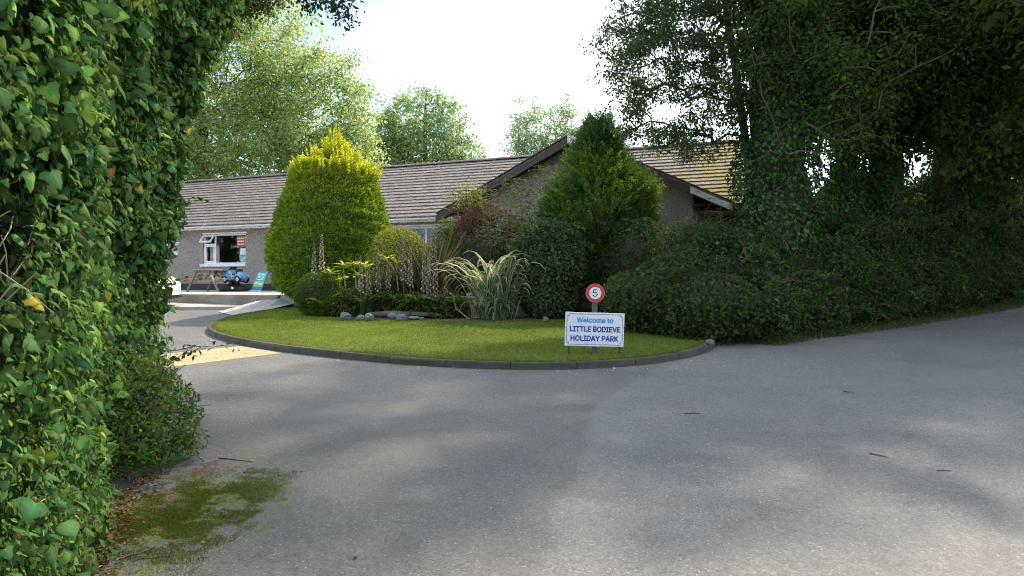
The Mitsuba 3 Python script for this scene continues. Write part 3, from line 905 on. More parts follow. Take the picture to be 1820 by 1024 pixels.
# ------------------------------------------------------------------ signs on the lawn
k = 'welcome_sign'
tag(k, 'white board reading Welcome to Little Bodieve Holiday Park on the lawn', 'sign')
SC = np.array([1.187, 10.5, 0.875])
SW, SH = 0.862, 0.485
roll, yaw = math.radians(-1.9), math.radians(-6)


def signX(m, dy=0.0):
    """panel plane: x right, y up, z towards the viewer"""
    v, f = (np.asarray(m.vertices), m.faces) if hasattr(m, 'vertices') else m
    c, s = math.cos(roll), math.sin(roll)
    x, z, d = v[:, 0] * c - v[:, 1] * s, v[:, 0] * s + v[:, 1] * c, v[:, 2]
    w = np.column_stack([x, -d, z])
    cy, sy = math.cos(-yaw), math.sin(-yaw)
    w = np.column_stack([w[:, 0] * cy - w[:, 1] * sy, w[:, 0] * sy + w[:, 1] * cy, w[:, 2]])
    return w + SC, f


def flip(m):
    v, f = m
    return v, np.asarray(f)


put(k + '__panel', signX(box(SW, SH, .012, (0, 0, 0), .002)), 'sign_white')
fr = []


def rect_ring(hx, hy, r, w):
    """a thin line round the board whose corners are cut in by little quarter circles"""
    def outline(hx, hy, r):
        pts = []
        for cx, cy, a0 in ((hx, hy, 270), (-hx, hy, 360), (-hx, -hy, 90), (hx, -hy, 180)):
            for q in np.linspace(0, 90, 7):
                a = math.radians(a0 - q)
                pts.append((cx + r * math.cos(a), cy + r * math.sin(a)))
        return sg.Polygon(pts).buffer(0)
    return outline(hx, hy, r).difference(outline(hx, hy, r).buffer(-w))


rg_ = rect_ring(SW / 2 - .022, SH / 2 - .022, .03, .006)
put(k + '__border_line', signX((lambda m: (np.asarray(m.vertices) + [0, 0, .0075], m.faces))(trimesh.creation.extrude_polygon(rg_, .0012, engine='earcut'))), 'ink_navy')


def words(text, width, height, cx, cy, ink, name, bold=True):
    m = meshkit.text_mesh(text, height, depth=.0015, bold=bold)
    v = np.asarray(m.vertices)
    w = v[:, 0].max() - v[:, 0].min()
    v = np.column_stack([(v[:, 0] - v[:, 0].min() - w / 2) * width / w + cx, v[:, 1] + cy, v[:, 2] + .0075])
    q = join([(v + [dx, dy, dz], m.faces) for dx, dy, dz in ((-.0022, 0, 0), (.0022, 0, .0002), (0, .0018, .0004), (0, -.0018, .0006))])
    put(k + '__' + name, signX(q), ink)


words('Welcome to', .53, .066, 0.0, .100, 'ink_light_blue', 'greeting_lettering')
words('LITTLE BODIEVE', .735, .072, 0.005, -.032, 'ink_navy', 'park_name_lettering')
words('HOLIDAY PARK', .695, .072, 0.0, -.165, 'ink_navy', 'park_name_lettering')
for sx in (-1, 1):
    for sy in (-1, 1):
        m = trimesh.creation.cylinder(.006, .004, sections=10)
        m.apply_translation((sx * (SW / 2 - .055), sy * (SH / 2 - .055), .0085))
        put(k + '__screw', signX(m), 'rust_leg')
for x in (-.37, .37):
    q = SC + np.array([x, x * .1 + .02, 0])
    put(k + '__leg', box(.022, .022, 1.0, (q[0], q[1] + .015, q[2] - .36), .003), 'rust_leg')

k = 'speed_limit_sign'
tag(k, 'round red and white sign with black 5 on wooden post behind the welcome board', 'road sign')
DC = np.array([1.197, 10.52, 1.398])
put(k + '__post', box(.074, .06, 1.42, (DC[0], DC[1] + .07, .80), .006), 'post_wood')
DR = .134


def discX(m):
    v, f = (np.asarray(m.vertices), m.faces) if hasattr(m, 'vertices') else m
    return np.column_stack([v[:, 0], -v[:, 2], v[:, 1]]) + DC, f


def annulus(r0, r1, z0, z1):
    p = sg.Point(0, 0).buffer(r1, quad_segs=16)
    if r0: p = p.difference(sg.Point(0, 0).buffer(r0, quad_segs=16))
    m = trimesh.creation.extrude_polygon(p, z1 - z0, engine='earcut'); m.apply_translation((0, 0, z0))
    return m


put(k + '__plate', discX(annulus(0, DR, -.004, .0)), 'sign_white')
put(k + '__red_ring', discX(annulus(DR * .655, DR * .985, .0005, .002)), 'sign_red')
m = meshkit.text_mesh('5', .105, depth=.0015)
v = np.asarray(m.vertices)
v[:, :2] -= (v[:, :2].max(0) + v[:, :2].min(0)) / 2
v[:, 0] = v[:, 0] * 1.05
v[:, 2] += .001
put(k + '__numeral', discX((v, m.faces)), 'ink_black')
put(k + '__bracket', box(.05, .03, .16, (DC[0], DC[1] + .022, DC[2]), .004), 'rust_leg')

# ------------------------------------------------------------------ vegetation builders
def sample_lobes(lobes, n, r, inner=0.45):
    """points in the outer part of a set of ellipsoids (cx, cy, cz, rx, ry, rz)"""
    lobes = np.asarray(lobes, float)
    w = lobes[:, 3] * lobes[:, 4] * lobes[:, 5]
    k = r.choice(len(lobes), n, p=w ** .8 / (w ** .8).sum())
    d = rand_dir(n, r)
    rad = (inner ** 2 + (1 - inner ** 2) * r.random(n)) ** .5
    bump = 0.78 + 0.45 * meshkit.fbm(d * 2.2 + k[:, None] * 3.7, 3, 5)
    return lobes[k, :3] + d * lobes[k, 3:6] * (rad * bump)[:, None]


def grow(trunk, clumps, r, twist=0.12):
    """joins every clump to the nearest wood already there; returns edges with pipe-model radii"""
    nodes = [np.asarray(p, float) for p in trunk]
    parent = [-1] + list(range(len(trunk) - 1))
    tz = np.array([p[2] for p in trunk])
    order = np.argsort(np.min(np.linalg.norm(clumps[:, None] - np.array(trunk)[None], axis=2), axis=1))
    arr = np.zeros((len(trunk) + len(clumps) * 4, 3)); arr[:len(trunk)] = trunk
    depth = np.zeros(len(arr)); depth[:len(trunk)] = np.linspace(0, 0.6, len(trunk))
    cnt = len(trunk)
    low = int(len(trunk) * .3)
    for i in order:
        c = clumps[i]
        dv = c - arr[low:cnt]
        d = np.linalg.norm(dv, axis=1)
        cost = d + 0.25 * depth[low:cnt] + 0.5 * np.maximum(0, -dv[:, 2])
        j = low + int(np.argmin(cost))
        q = arr[j]
        L = np.linalg.norm(c - q)
        ctrl = (q + c) / 2 + np.array([0, 0, .14 * L]) + r.normal(0, twist * L, 3)
        last = j
        m = 1 if L < .35 else (2 if L < .9 else 4)
        for t in np.arange(1, m + 1) / m:
            p = (1 - t) ** 2 * q + 2 * t * (1 - t) * ctrl + t * t * c
            arr[cnt] = p; parent.append(last); depth[cnt] = depth[last] + L / m; last = cnt; cnt += 1
            if cnt >= len(arr): arr = np.vstack([arr, np.zeros((2000, 3))]); depth = np.r_[depth, np.zeros(2000)]
    parent = np.array(parent)
    load = np.ones(cnt)
    for i in range(cnt - 1, 0, -1): load[parent[i]] += load[i] * .8
    e = np.arange(len(trunk), cnt)
    return arr[parent[e]], arr[e], load[parent[e]], load[e]


def tree(key, base, top, trunk_r, lobes, n_clumps, per, clump_r, leaf, col, bsdf='thin_leaf', tpl=QUAD, seed=1, inner=.45, droop=.3, odd=None, p_odd=0, lean=(0, 0), flat=.75, limb_k=.0075, jit=.22, trunk_k=14, wobble=.03):
    r = np.random.default_rng(seed)
    base = np.asarray(base, float)
    H = top - base[2]
    tt = np.linspace(0, 1, 12)
    trunk = np.array([base + [lean[0] * t + wobble * H * math.sin(3 * t + seed) * t, lean[1] * t + wobble * H * math.cos(2.3 * t + seed) * t, H * t] for t in tt])
    rad = trunk_r * (1 - .85 * tt) + .35 * trunk_r * np.exp(-tt * 14)
    put(key + '__trunk', polytube(trunk, rad, trunk_k, .25, seed), 'bark', smooth=60)
    cl = sample_lobes(lobes, n_clumps, r, inner)
    p, q, l0, l1 = grow(trunk, cl, r)
    put(key + '__branchwork', frusta(p, q, np.minimum(.005 + limb_k * np.sqrt(l0), trunk_r * .6), np.minimum(.004 + limb_k * np.sqrt(l1), trunk_r * .55), 5), 'bark', smooth=60)
    n = n_clumps * per
    c = np.repeat(cl, per, axis=0)
    off = rand_dir(n, r) * (r.random((n, 1)) ** .45) * clump_r * np.array([1, 1, flat])
    off[:, 2] -= droop * (off[:, 0] ** 2 + off[:, 1] ** 2) / max(clump_r, 1e-3)
    tint = np.repeat(np.exp(r.normal(0, .10, (n_clumps, 1))), per, axis=0)
    A = unit(off + [0, 0, -.25 * clump_r] + r.normal(0, .5 * clump_r, (n, 3)))
    N = unit(off / clump_r * .75 + np.array([0, 0, .75]) + r.normal(0, .42, (n, 3)))
    L = leaf[0] * np.exp(r.normal(0, .22, n))
    m, cc = leaf_mesh(c + off, A, N, L, L * leaf[1], tpl, leaf_cols(n, col, jit, .12, odd, p_odd, r) * tint)
    put(key + '__crown', m, bsdf, color=cc)


def surface_leaves(ells, dens, leaf, col, r, tpl=OVAL4, depth=.22, bump=.18, freq=1.6, up=.35, keep=None, odd=None, p_odd=0, jit=.28, out=1.0, hang=0.0, floor=None, inner=.86, noise_seed=4):
    """leaves over the joint surface of ellipsoids; returns (mesh, colours, points, normals)"""
    Ps, Ns = [], []
    E_ = np.asarray(ells, float)
    for i, e in enumerate(E_):
        area = 4 * np.pi * ((e[3] * e[4]) ** 1.6 / 3 + (e[3] * e[5]) ** 1.6 / 3 + (e[4] * e[5]) ** 1.6 / 3) ** (1 / 1.6)
        n = int(area * dens)
        d = rand_dir(n, r)
        nn = unit(d / e[3:6])
        b = 1 + bump * 2 * (meshkit.fbm((e[:3] + d * e[3:6]) * freq, 3, noise_seed) - .5)
        p = e[:3] + d * e[3:6] * b[:, None] - nn * (depth * r.random(n) ** 1.5)[:, None]
        ok = np.ones(n, bool)
        for j, g in enumerate(E_):
            if j != i: ok &= (((p - g[:3]) / (g[3:6] * inner)) ** 2).sum(1) > 1
        if floor is not None: ok &= p[:, 2] > gz(p[:, 1]) + floor
        if keep is not None: ok &= keep(p, nn)
        Ps.append(p[ok]); Ns.append(nn[ok])
    P, N = np.vstack(Ps), np.vstack(Ns)
    n = len(P)
    A = unit(np.cross(N, rand_dir(n, r)) * .9 + N * out * .5 + [0, 0, .0 - hang] + r.normal(0, .35, (n, 3)))
    Nl = unit(N + [0, 0, up] + r.normal(0, .45, (n, 3)))
    L = leaf[0] * np.exp(r.normal(0, .22, n))
    tone = .75 + .5 * meshkit.fbm(P * 1.3, 3, 9)
    m, c = leaf_mesh(P, A, Nl, L, L * leaf[1], tpl, leaf_cols(n, col, jit, .12, odd, p_odd, r) * tone[:, None])
    return m, c, P, N


def core_mesh(ells, k=.8, bump=.18, freq=1.6, noise_seed=4, floor=None):  # added dark hull that stands for the shaded inside of a shrub
    parts = []
    for e in np.asarray(ells, float):
        s = trimesh.creation.icosphere(subdivisions=3)
        d = np.asarray(s.vertices)
        b = 1 + bump * 2 * (meshkit.fbm((e[:3] + d * e[3:6]) * freq, 3, noise_seed) - .5)
        v = e[:3] + d * e[3:6] * (b * k)[:, None]
        parts.append((v, s.faces))
    return join(parts)


def shrub(key, ells, dens, leaf, col, bsdf='soft_leaf', seed=1, core=.74, core_n=0, twigs=0, **kw):
    r = np.random.default_rng(seed)
    m, c, P, N = surface_leaves(ells, dens, leaf, col, r, **kw)
    put(key + '__foliage', m, bsdf, color=c)
    if core: put(key + '__shade_hull', core_mesh(ells[:core_n] if core_n else ells, core, kw.get('bump', .18), kw.get('freq', 1.6), kw.get('noise_seed', 4)), 'core', smooth=True)
    if twigs:
        k = r.choice(len(P), twigs)
        a = P[k] - N[k] * .25
        b = P[k] + N[k] * (.0 + .05 * r.random((twigs, 1))) + r.normal(0, .08, (twigs, 3))
        put(key + '__twig_growth', frusta(a, b, .006, .0025, 4), 'twig', stuff=True)
    return P, N


# ------------------------------------------------------------------ ivy-covered hedge close by on the left
k = 'ivy_hedge'
tag(k, 'tall hedge clad in glossy dark ivy, close to the camera', 'hedge')
ri = np.random.default_rng(77)


def hedge_x(y, z):
    """the hedge's face towards the road"""
    x = np.interp(y, [-2, 1.5, 2.6, 3.3, 3.8, 4.4, 5.0, 5.6, 6.3, 7.0], [-1.9, -1.85, -1.85, -2.0, -2.21, -2.53, -2.79, -2.91, -2.98, -3.45])
    x = x + np.interp(z, [0, .5, 1.2, 2.0, 2.8, 3.6, 4.4, 5.2], [-.02, .03, .0, .02, .12, .42, .78, .95]) * np.interp(y, [2, 3.8, 5, 6.5], [.15, .45, .85, 1.0])
    p = np.stack([np.zeros_like(y), y, z], -1)
    return x + .34 * (meshkit.fbm(p * 1.5, 3, 12) - .5) + .16 * (meshkit.fbm(p * 4.5, 2, 15) - .5)


def hedge_frame(y, z):
    e = .03
    dxy = (hedge_x(y + e, z) - hedge_x(y - e, z)) / (2 * e)
    dxz = (hedge_x(y, z + e) - hedge_x(y, z - e)) / (2 * e)
    return unit(np.stack([np.ones_like(y), -np.clip(dxy, -1.6, 1.6), -np.clip(dxz, -1.2, 1.2)], -1))


def hole(y, z):
    """the bare hollow where twigs show"""
    return np.exp(-(((y - 2.86) / .33) ** 2 + ((z - 1.76) / .26) ** 2) ** 1.5) + .7 * np.exp(-(((y - 2.65) / .2) ** 2 + ((z - 1.42) / .25) ** 2) ** 1.5)


n = 68000
y = np.where(ri.random(n) < .95, ri.uniform(2.1, 6.75, n), ri.uniform(-.5, 2.1, n))
z = ri.uniform(0, 5.4, n) + gz(y)
ok = ri.random(n) > hole(y, z) * 1.05
gap = meshkit.fbm(np.stack([y * 0, y * 2.6, z * 2.6], -1), 3, 31)
ok &= ri.random(n) > np.clip((gap - .56) * 5, 0, .8)
y, z = y[ok], z[ok]
n = len(y)
nf = hedge_frame(y, z)
P = np.stack([hedge_x(y, z), y, z], -1) + nf * (.05 - .26 * ri.random((n, 1)) ** 1.4) + ri.normal(0, .02, (n, 3))
small = ri.random(n) < np.interp(z - gz(y), [0, .6, 1.2, 2.0, 3], [.85, .7, .45, .22, .12])
# the young shoots that stand off the end of the hedge, seen against the light, go on the end face
A = unit(nf * .35 + np.array([0, 0, -.85]) + ri.normal(0, .55, (n, 3)))
N = unit(nf * .9 + np.array([0, 0, .45]) + ri.normal(0, .42, (n, 3)))
L = np.where(small, .030 * np.exp(ri.normal(0, .25, n)), np.clip(.050 * np.exp(ri.normal(0, .40, n)), .022, .098))
dark, light = np.array([.066, .130, .040]), np.array([.125, .230, .050])
young = ri.random(n) < np.clip((meshkit.fbm(P * 1.6, 3, 44) - .38) * 2.2, .06, .75)
col = np.where((small | young)[:, None], light, dark) * (np.array([1.12, 1.0, .9]) ** ri.normal(0, 1, (n, 1))) * np.exp(ri.normal(0, .36, (n, 1)))
yel = ri.random(n) < .006
col[yel] = np.array([.38, .34, .05]) * np.exp(ri.normal(0, .2, (yel.sum(), 1)))
brn = ri.random(n) < .006
col[brn] = [.20, .09, .03]
big = ~small
lobed = ri.random(n) < .72
wd = np.exp(ri.normal(0, .16, n))
L = np.minimum(L * np.interp(y, [2.0, 4.2], [.82, 1.0]), np.interp(y, [2.2, 3.6], [.064, .095]))
dist = np.linalg.norm(P - [0, 0, EYE], axis=1)
infront = (P[:, 1] > 2.0) & (np.abs(P[:, 0] / np.maximum(P[:, 1], .1)) < .72)
order = np.where(big & infront)[0]
order = order[np.argsort(-(L[order] / dist[order]) * (.4 + .6 * np.maximum(0, (nf[order] * unit(-P[order] + [0, 0, EYE])).sum(1))))][:290]
single = np.zeros(n, bool); single[order] = True
for i in order:
    s = slice(i, i + 1)
    m, c = leaf_mesh(P[s] + nf[s] * .02, A[s], N[s], L[s], L[s] * wd[i], IVY if lobed[i] else HEART, col[s])
    put(k + '__ivy_leaf', m, 'glossy_leaf', smooth=True, color=c)
near = (dist < 4.1) & infront
ms = [leaf_mesh(P[s], A[s], N[s], L[s], L[s] * wd[s], tp, col[s]) for s, tp in ((big & ~single & near & lobed, IVY), (big & ~single & near & ~lobed, HEART), (big & ~single & ~near, IVY_FAR))]
put(k + '__ivy_foliage', join([q[0] for q in ms]), 'glossy_leaf', smooth=True, color=np.vstack([q[1] for q in ms]), stuff=True)
s = small
m, c = leaf_mesh(P[s], A[s], N[s], L[s], L[s] * .62, OVAL4, col[s])
put(k + '__small_leaf_growth', m, 'soft_leaf', color=c, stuff=True)
# dark body added behind the leaves to stand for the shaded inside
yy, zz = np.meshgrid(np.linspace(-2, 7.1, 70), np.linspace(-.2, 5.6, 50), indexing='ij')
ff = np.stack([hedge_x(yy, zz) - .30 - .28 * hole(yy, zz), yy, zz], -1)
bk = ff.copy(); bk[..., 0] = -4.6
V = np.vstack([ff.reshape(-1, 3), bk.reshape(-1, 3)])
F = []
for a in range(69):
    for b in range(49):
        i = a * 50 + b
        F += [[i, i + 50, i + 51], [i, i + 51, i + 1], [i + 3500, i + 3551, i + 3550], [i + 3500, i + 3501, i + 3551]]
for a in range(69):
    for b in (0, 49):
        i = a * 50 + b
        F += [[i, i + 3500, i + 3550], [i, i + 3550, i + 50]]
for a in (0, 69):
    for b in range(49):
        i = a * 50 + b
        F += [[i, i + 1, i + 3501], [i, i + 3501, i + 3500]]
put(k + '__shade_hull', (V, np.array(F)), 'core', smooth=60)
# bare twigs in the hollow and stems over the face
tw = []
for i in range(80):
    yc, zc = ri.normal(2.86, .28), ri.normal(1.75, .22)
    x0 = float(hedge_x(np.array(yc), np.array(zc)))
    d = unit(ri.normal(0, 1, 3) * [.25, 1, 1])
    p = np.array([x0 - .20 + .12 * ri.random(), yc, zc])
    ln = ri.uniform(.12, .34)
    pts = [p - d * ln * .5 + ri.normal(0, .012, 3), p + ri.normal(0, .02, 3), p + d * ln * .5 + ri.normal(0, .012, 3)]
    tw.append(polytube(pts, [.0035, .003, .0015], 5))
for i in range(90):
    yc, zc = ri.uniform(2.3, 5.5), ri.uniform(.4, 4.3)
    p = np.array([float(hedge_x(np.array(yc), np.array(zc))) - .04, yc, zc])
    q = np.array([0, ri.normal(0, .14), ri.normal(.0, .18)])
    yc2, zc2 = yc + q[1], zc + q[2]
    e = np.array([float(hedge_x(np.array(yc2), np.array(zc2))) + .02, yc2, zc2])
    tw.append(polytube([p, (p + e) / 2 + ri.normal(0, .03, 3), e], [.003, .0025, .0015], 5))
put(k + '__bare_twig_growth', join(tw), 'pale_twig', stuff=True)
# loose trailing shoots at the hedge's end, over the yellow band
for (p0, d, ln) in (((-2.75, 5.9, 1.02), (1, .15, .22), .50), ((-2.85, 6.0, 1.55), (.9, .1, .4), .3), ((-2.8, 6.1, 2.2), (1, 0, .5), .25), ((-2.9, 6.0, 1.95), (.8, 0, .9), .35), ((-2.7, 5.8, .95), (.8, -.2, .45), .3)):
    tt = np.linspace(0, 1, 7)[:, None]
    d = unit(np.array(d))
    pts = np.array(p0) + d * ln * tt + np.array([0, 0, -.16 * ln]) * tt ** 2 + ri.normal(0, .006, (7, 3))
    q = put(k + '__trailing_shoot', polytube(pts, np.linspace(.0035, .0015, 7), 5), 'twig')
    lp = np.repeat(pts[1:], 3, axis=0) + ri.normal(0, .012, (18, 3))
    m, c = leaf_mesh(lp, unit(d * .4 + ri.normal(0, .7, (18, 3))), unit(np.array([0, 0, 1]) + ri.normal(0, .5, (18, 3))), .045, .03, OVAL, leaf_cols(18, (.07, .13, .03), r=ri))
    put(q + '__shoot_foliage', m, 'soft_leaf', color=c, stuff=True)

k = 'verge_shrub'
tag(k, 'low straggly green shrub at the foot of the ivy hedge', 'shrub')
shrub(k, [(-2.76, 5.45, .62, .32, .36, .42), (-2.60, 5.62, .58, .20, .26, .26), (-2.78, 5.2, .42, .28, .26, .24), (-2.50, 5.5, .40, .17, .22, .18)], 2100, (.034, .6), (.115, .190, .045), seed=5, depth=.2, bump=.3, freq=3, odd=(.22, .13, .05), p_odd=.05, twigs=90, floor=.02, core=0)
k = 'hart_tongue_plant'
tag(k, 'clump of narrow dark green leaves below the straggly verge shrub', 'plant')
rh = np.random.default_rng(9)
hl = []
for i in range(30):
    b0 = np.array([-2.48 + rh.normal(0, .10), 5.05 + rh.normal(0, .07), gz(5.05) + .02])
    a = rh.uniform(0, 2 * np.pi)
    m, c = leaf_mesh(b0[None] + [[0, 0, .05 + .1 * rh.random()]], np.array([[math.cos(a), math.sin(a) * .8 - .3, .35 + .4 * rh.random()]]), np.array([[0, 0, 1.0]]), .14 + .06 * rh.random(), .036, OVAL, leaf_cols(1, (.05, .12, .03), r=rh))
    put(k + '__leaf', m, 'glossy_leaf', color=c)

# branch that hangs in from above, over the top of the hedge
k = 'overhanging_branch'
tag(k, 'dark leafy branch reaching over from above the ivy hedge', 'branch')
rb = np.random.default_rng(31)
pts = np.array([(-4.4, 9.0, 5.55), (-3.7, 9.0, 5.5), (-3.2, 9.0, 5.4), (-2.65, 9.0, 5.22), (-2.2, 9.0, 4.98)])
put(k + '__limb', polytube(pts, [.05, .04, .03, .018, .006], 7), 'bark', smooth=60)
cl = np.vstack([p + rb.normal(0, [.22, .25, .16], (9, 3)) for p in np.vstack([pts[1:], (pts[1:] + pts[:-1]) / 2])])
cl[:, 2] += .10
cp = pts[np.argmin(np.linalg.norm(cl[:, None] - pts[None], axis=2), axis=1)]
put(k + '__branchwork', frusta(cp, cl, .008, .003, 4), 'bark')
n = len(cl) * 52
c0 = np.repeat(cl, 52, axis=0) + rb.normal(0, .085, (n, 3))
m, c = leaf_mesh(c0, rand_dir(n, rb) + [0, 0, -.4], unit(rb.normal(0, .7, (n, 3)) + [0, 0, 1]), .055 * np.exp(rb.normal(0, .2, n)), .036, OVAL, leaf_cols(n, (.035, .06, .018), r=rb))
put(k + '__foliage', m, 'soft_leaf', color=c)

# ------------------------------------------------------------------ clipped golden conifer
k = 'clipped_golden_conifer'
tag(k, 'big clipped golden conifer with shaggy yellow top beside the path', 'conifer')
rc = np.random.default_rng(41)
CC = np.array([-4.82, 19.6])
cz0 = gz(19.6) + .1


def cone_r(zr):
    """profile of the clipped body: metres above ground -> radius"""
    return np.interp(zr, [0, .2, .6, 1.2, 1.8, 2.4, 3.0, 3.5, 3.62], [.65, 1.0, 1.42, 1.60, 1.59, 1.42, 1.22, 1.05, .98])


nf_ = 118000
zr = rc.uniform(0.1, 3.75, nf_)
a = rc.uniform(0, 2 * np.pi, nf_)
keep = rc.random(nf_) < cone_r(zr) / 1.65
zr, a = zr[keep], a[keep]
nf_ = len(zr)
sl = (cone_r(zr + .05) - cone_r(zr - .05)) / .1
nn = unit(np.stack([np.cos(a), np.sin(a), -np.clip(sl, -1.5, 1.5)], -1))
base_p = np.stack([CC[0] + np.cos(a) * cone_r(zr), CC[1] + np.sin(a) * cone_r(zr), cz0 + zr], -1)
rel = .24 * (meshkit.fbm(base_p * 2.2, 3, 6) - .5) + .24 * (meshkit.fbm(base_p * np.array([5, 5, 8.0]), 2, 7) - .5)
P = base_p + nn * (rel - .09 * rc.random(nf_) ** 1.5)[:, None]
A = unit(nn * 1.0 + np.array([0, 0, .55]) + rc.normal(0, .45, (nf_, 3)))
N = unit(np.cross(A, rand_dir(nf_, rc)))
topn = np.clip((zr - 2.3) / 1.5, 0, 1)[:, None]
col = (np.array([.225, .345, .036]) * (1 - topn) + np.array([.30, .37, .03]) * topn) * (.75 + .5 * meshkit.fbm(base_p * 1.1, 3, 2))[:, None] * np.exp(rc.normal(0, .28, (nf_, 1)))
m, c = leaf_mesh(P, A, N, .080 * np.exp(rc.normal(0, .3, nf_)), .027, SPRAY, col)
put(k + '__clipped_foliage', m, 'needle', color=c)
# unclipped feathery top: plumes
pl_p, pl_a, pl_s = [], [], []
for i in range(430):
    a = rc.uniform(0, 2 * np.pi)
    q = rc.random() ** .55
    rr = 1.05 * q
    hgt = np.interp(rr, [0, .35, .7, 1.0, 1.15], [4.42, 4.02, 3.60, 3.44, 3.34]) + rc.normal(0, .06)
    if math.cos(a) < -.45 and q > .7: hgt += .06
    p = np.array([CC[0] + .10 + rr * math.cos(a), CC[1] + rr * math.sin(a), cz0 + hgt - .10])
    d = unit(np.array([math.cos(a) * .5 * q, math.sin(a) * .5 * q, 1.0]) + rc.normal(0, .16, 3))
    pl_p.append(p); pl_a.append(d); pl_s.append(rc.uniform(.28, .50))
pl_p, pl_a, pl_s = np.array(pl_p), np.array(pl_a), np.array(pl_s)
per = 80
t = np.tile(np.linspace(0, 1, per), len(pl_p))
pp = np.repeat(pl_p, per, axis=0); aa = np.repeat(pl_a, per, axis=0); ss = np.repeat(pl_s, per)
side = unit(np.cross(aa, rand_dir(len(pp), rc)))
P = pp + aa * (ss * t)[:, None] + side * (.05 * (1 - t) * rc.random(len(pp)))[:, None]
A = unit(aa * .9 + side * .75 + rc.normal(0, .15, P.shape))
N = unit(np.cross(A, rand_dir(len(P), rc)))
m, c = leaf_mesh(P, A, N, .075 * (1.15 - .7 * t), .022, SPRAY, leaf_cols(len(P), (.52, .56, .04), .2, .08, r=rc) * (.6 + .5 * t)[:, None])
put(k + '__feathery_top', m, 'thin_leaf', color=c)
pr = np.array([[0, -.1]] + [[cone_r(q) - .24, q] for q in np.linspace(.0, 3.7, 20)] + [[.55, 3.75], [.15, 4.1], [0, 4.15]])
m = trimesh.creation.revolve(pr, sections=40)
put(k + '__shade_hull', (np.asarray(m.vertices) + [CC[0], CC[1], cz0], m.faces), 'core', smooth=60)  # added dark hull, keeps light from passing through the foliage

# ------------------------------------------------------------------ conifer before the gable
k = 'rough_conifer'
tag(k, 'unclipped pointed green conifer in front of the gable', 'conifer')
rc = np.random.default_rng(43)
C2 = np.array([2.18, 18.3]); z2 = gz(18.3) + .1


def r2(zr): return np.interp(zr, [0, .8, 1.7, 2.1, 2.8, 3.3, 3.6, 3.95, 4.3, 4.5, 4.85], [1.0, 1.30, 1.55, 1.60, 1.50, 1.10, .80, .58, .42, .2, .03])


pl_p, pl_a, pl_s = [], [], []
for i in range(5200):
    zr = 4.9 * rc.random() ** 1.05 * .95
    a = rc.uniform(0, 2 * np.pi)
    lump = meshkit.fbm(np.array([math.cos(a) * 1.5, math.sin(a) * 1.5, zr * 1.3]), 3, 3)
    rr = r2(zr) * (.50 + .84 * lump) * (1 - .18 * rc.random())
    if zr > 3.4: rr *= .95
    p = np.array([C2[0] + .0 + rr * math.cos(a), C2[1] + rr * math.sin(a), z2 + zr])
    d = unit(np.array([math.cos(a), math.sin(a), .55 + .5 * (zr > 3.8)]) + rc.normal(0, .3, 3))
    pl_p.append(p - d * .12); pl_a.append(d); pl_s.append(rc.uniform(.20, .52))
pl_p, pl_a, pl_s = np.array(pl_p), np.array(pl_a), np.array(pl_s)
per = 22
t = np.tile(np.linspace(0, 1, per), len(pl_p))
pp = np.repeat(pl_p, per, axis=0); aa = np.repeat(pl_a, per, axis=0); ss = np.repeat(pl_s, per)
flatn = np.repeat(unit(np.cross(pl_a, rand_dir(len(pl_p), rc))), per, axis=0)
side = unit(np.cross(aa, flatn)) * np.where(np.arange(len(pp)) % 2 == 0, 1, -1)[:, None]
P = pp + aa * (ss * t)[:, None] + rc.normal(0, .012, pp.shape)
A = unit(aa * .8 + side * .85 + rc.normal(0, .12, P.shape) - np.array([0, 0, .12]))
N = unit(flatn + rc.normal(0, .3, P.shape))
plt_ = np.repeat(np.exp(rc.normal(0, .25, (len(pl_p), 1))), per, axis=0)
yl = np.repeat(np.clip((meshkit.fbm(pl_p * 1.4, 3, 8) - .42) * 4, 0, 1), per)[:, None]
col = (np.array([.070, .150, .040]) * (1 - yl) + np.array([.160, .250, .034]) * yl) * plt_ * np.exp(rc.normal(0, .18, (len(P), 1)))
m, c = leaf_mesh(P, A, N, .115 * (1.15 - .75 * t), .037, SPRAY, col)
put(k + '__foliage', m, 'needle', color=c)
pr = np.array([[0, -.1]] + [[r2(q) * .38, q] for q in np.linspace(.0, 4.3, 22)] + [[0, 4.4]])
m = trimesh.creation.revolve(pr, sections=32)
put(k + '__shade_hull', (np.asarray(m.vertices) + [C2[0], C2[1], z2], m.faces), 'core', smooth=60)  # added dark hull for the shaded inside, not real wood

# ------------------------------------------------------------------ shrubs of the bed
def gb(y): return gz(y) + .12


k = 'golden_dome_shrub'
tag(k, 'low golden clipped dome shrub between conifer and spiky plant', 'shrub')
shrub(k, [(-2.95, 18.9, 1.78, .98, .9, 1.12), (-2.95, 18.9, 1.1, .9, .85, .7)], 2300, (.060, .42), (.33, .35, .05), 'needle', seed=8, tpl=SPRAY, depth=.07, bump=.05, up=.6, jit=.2, core=.88)
k = 'round_evergreen_shrub'
tag(k, 'ball shaped dark evergreen shrub with small glossy leaves', 'shrub')
shrub(k, [(.77, 16.2, 2.02, .83, .83, .90), (.80, 16.2, 1.3, .66, .7, .6)], 1650, (.070, .58), (.082, .118, .050), 'glossy_leaf', seed=9, depth=.22, bump=.13, freq=3.2, up=.8, out=1.2, floor=.05)
k = 'purple_leaf_shrub'
tag(k, 'loose shrub with dull purple leaves in front of the gable wall', 'shrub')
shrub(k, [(-.80, 19.3, 2.95, .75, .6, .66), (-.1, 19.3, 2.8, .65, .55, .55), (.45, 19.2, 2.7, .5, .5, .5), (-1.2, 19.2, 2.45, .45, .4, .5)], 900, (.06, .62), (.12, .060, .055), 'soft_leaf', seed=10, depth=.45, bump=.4, freq=2.2, core=0, odd=(.10, .12, .04), p_odd=.2, twigs=200)
k = 'dark_backing_shrub'
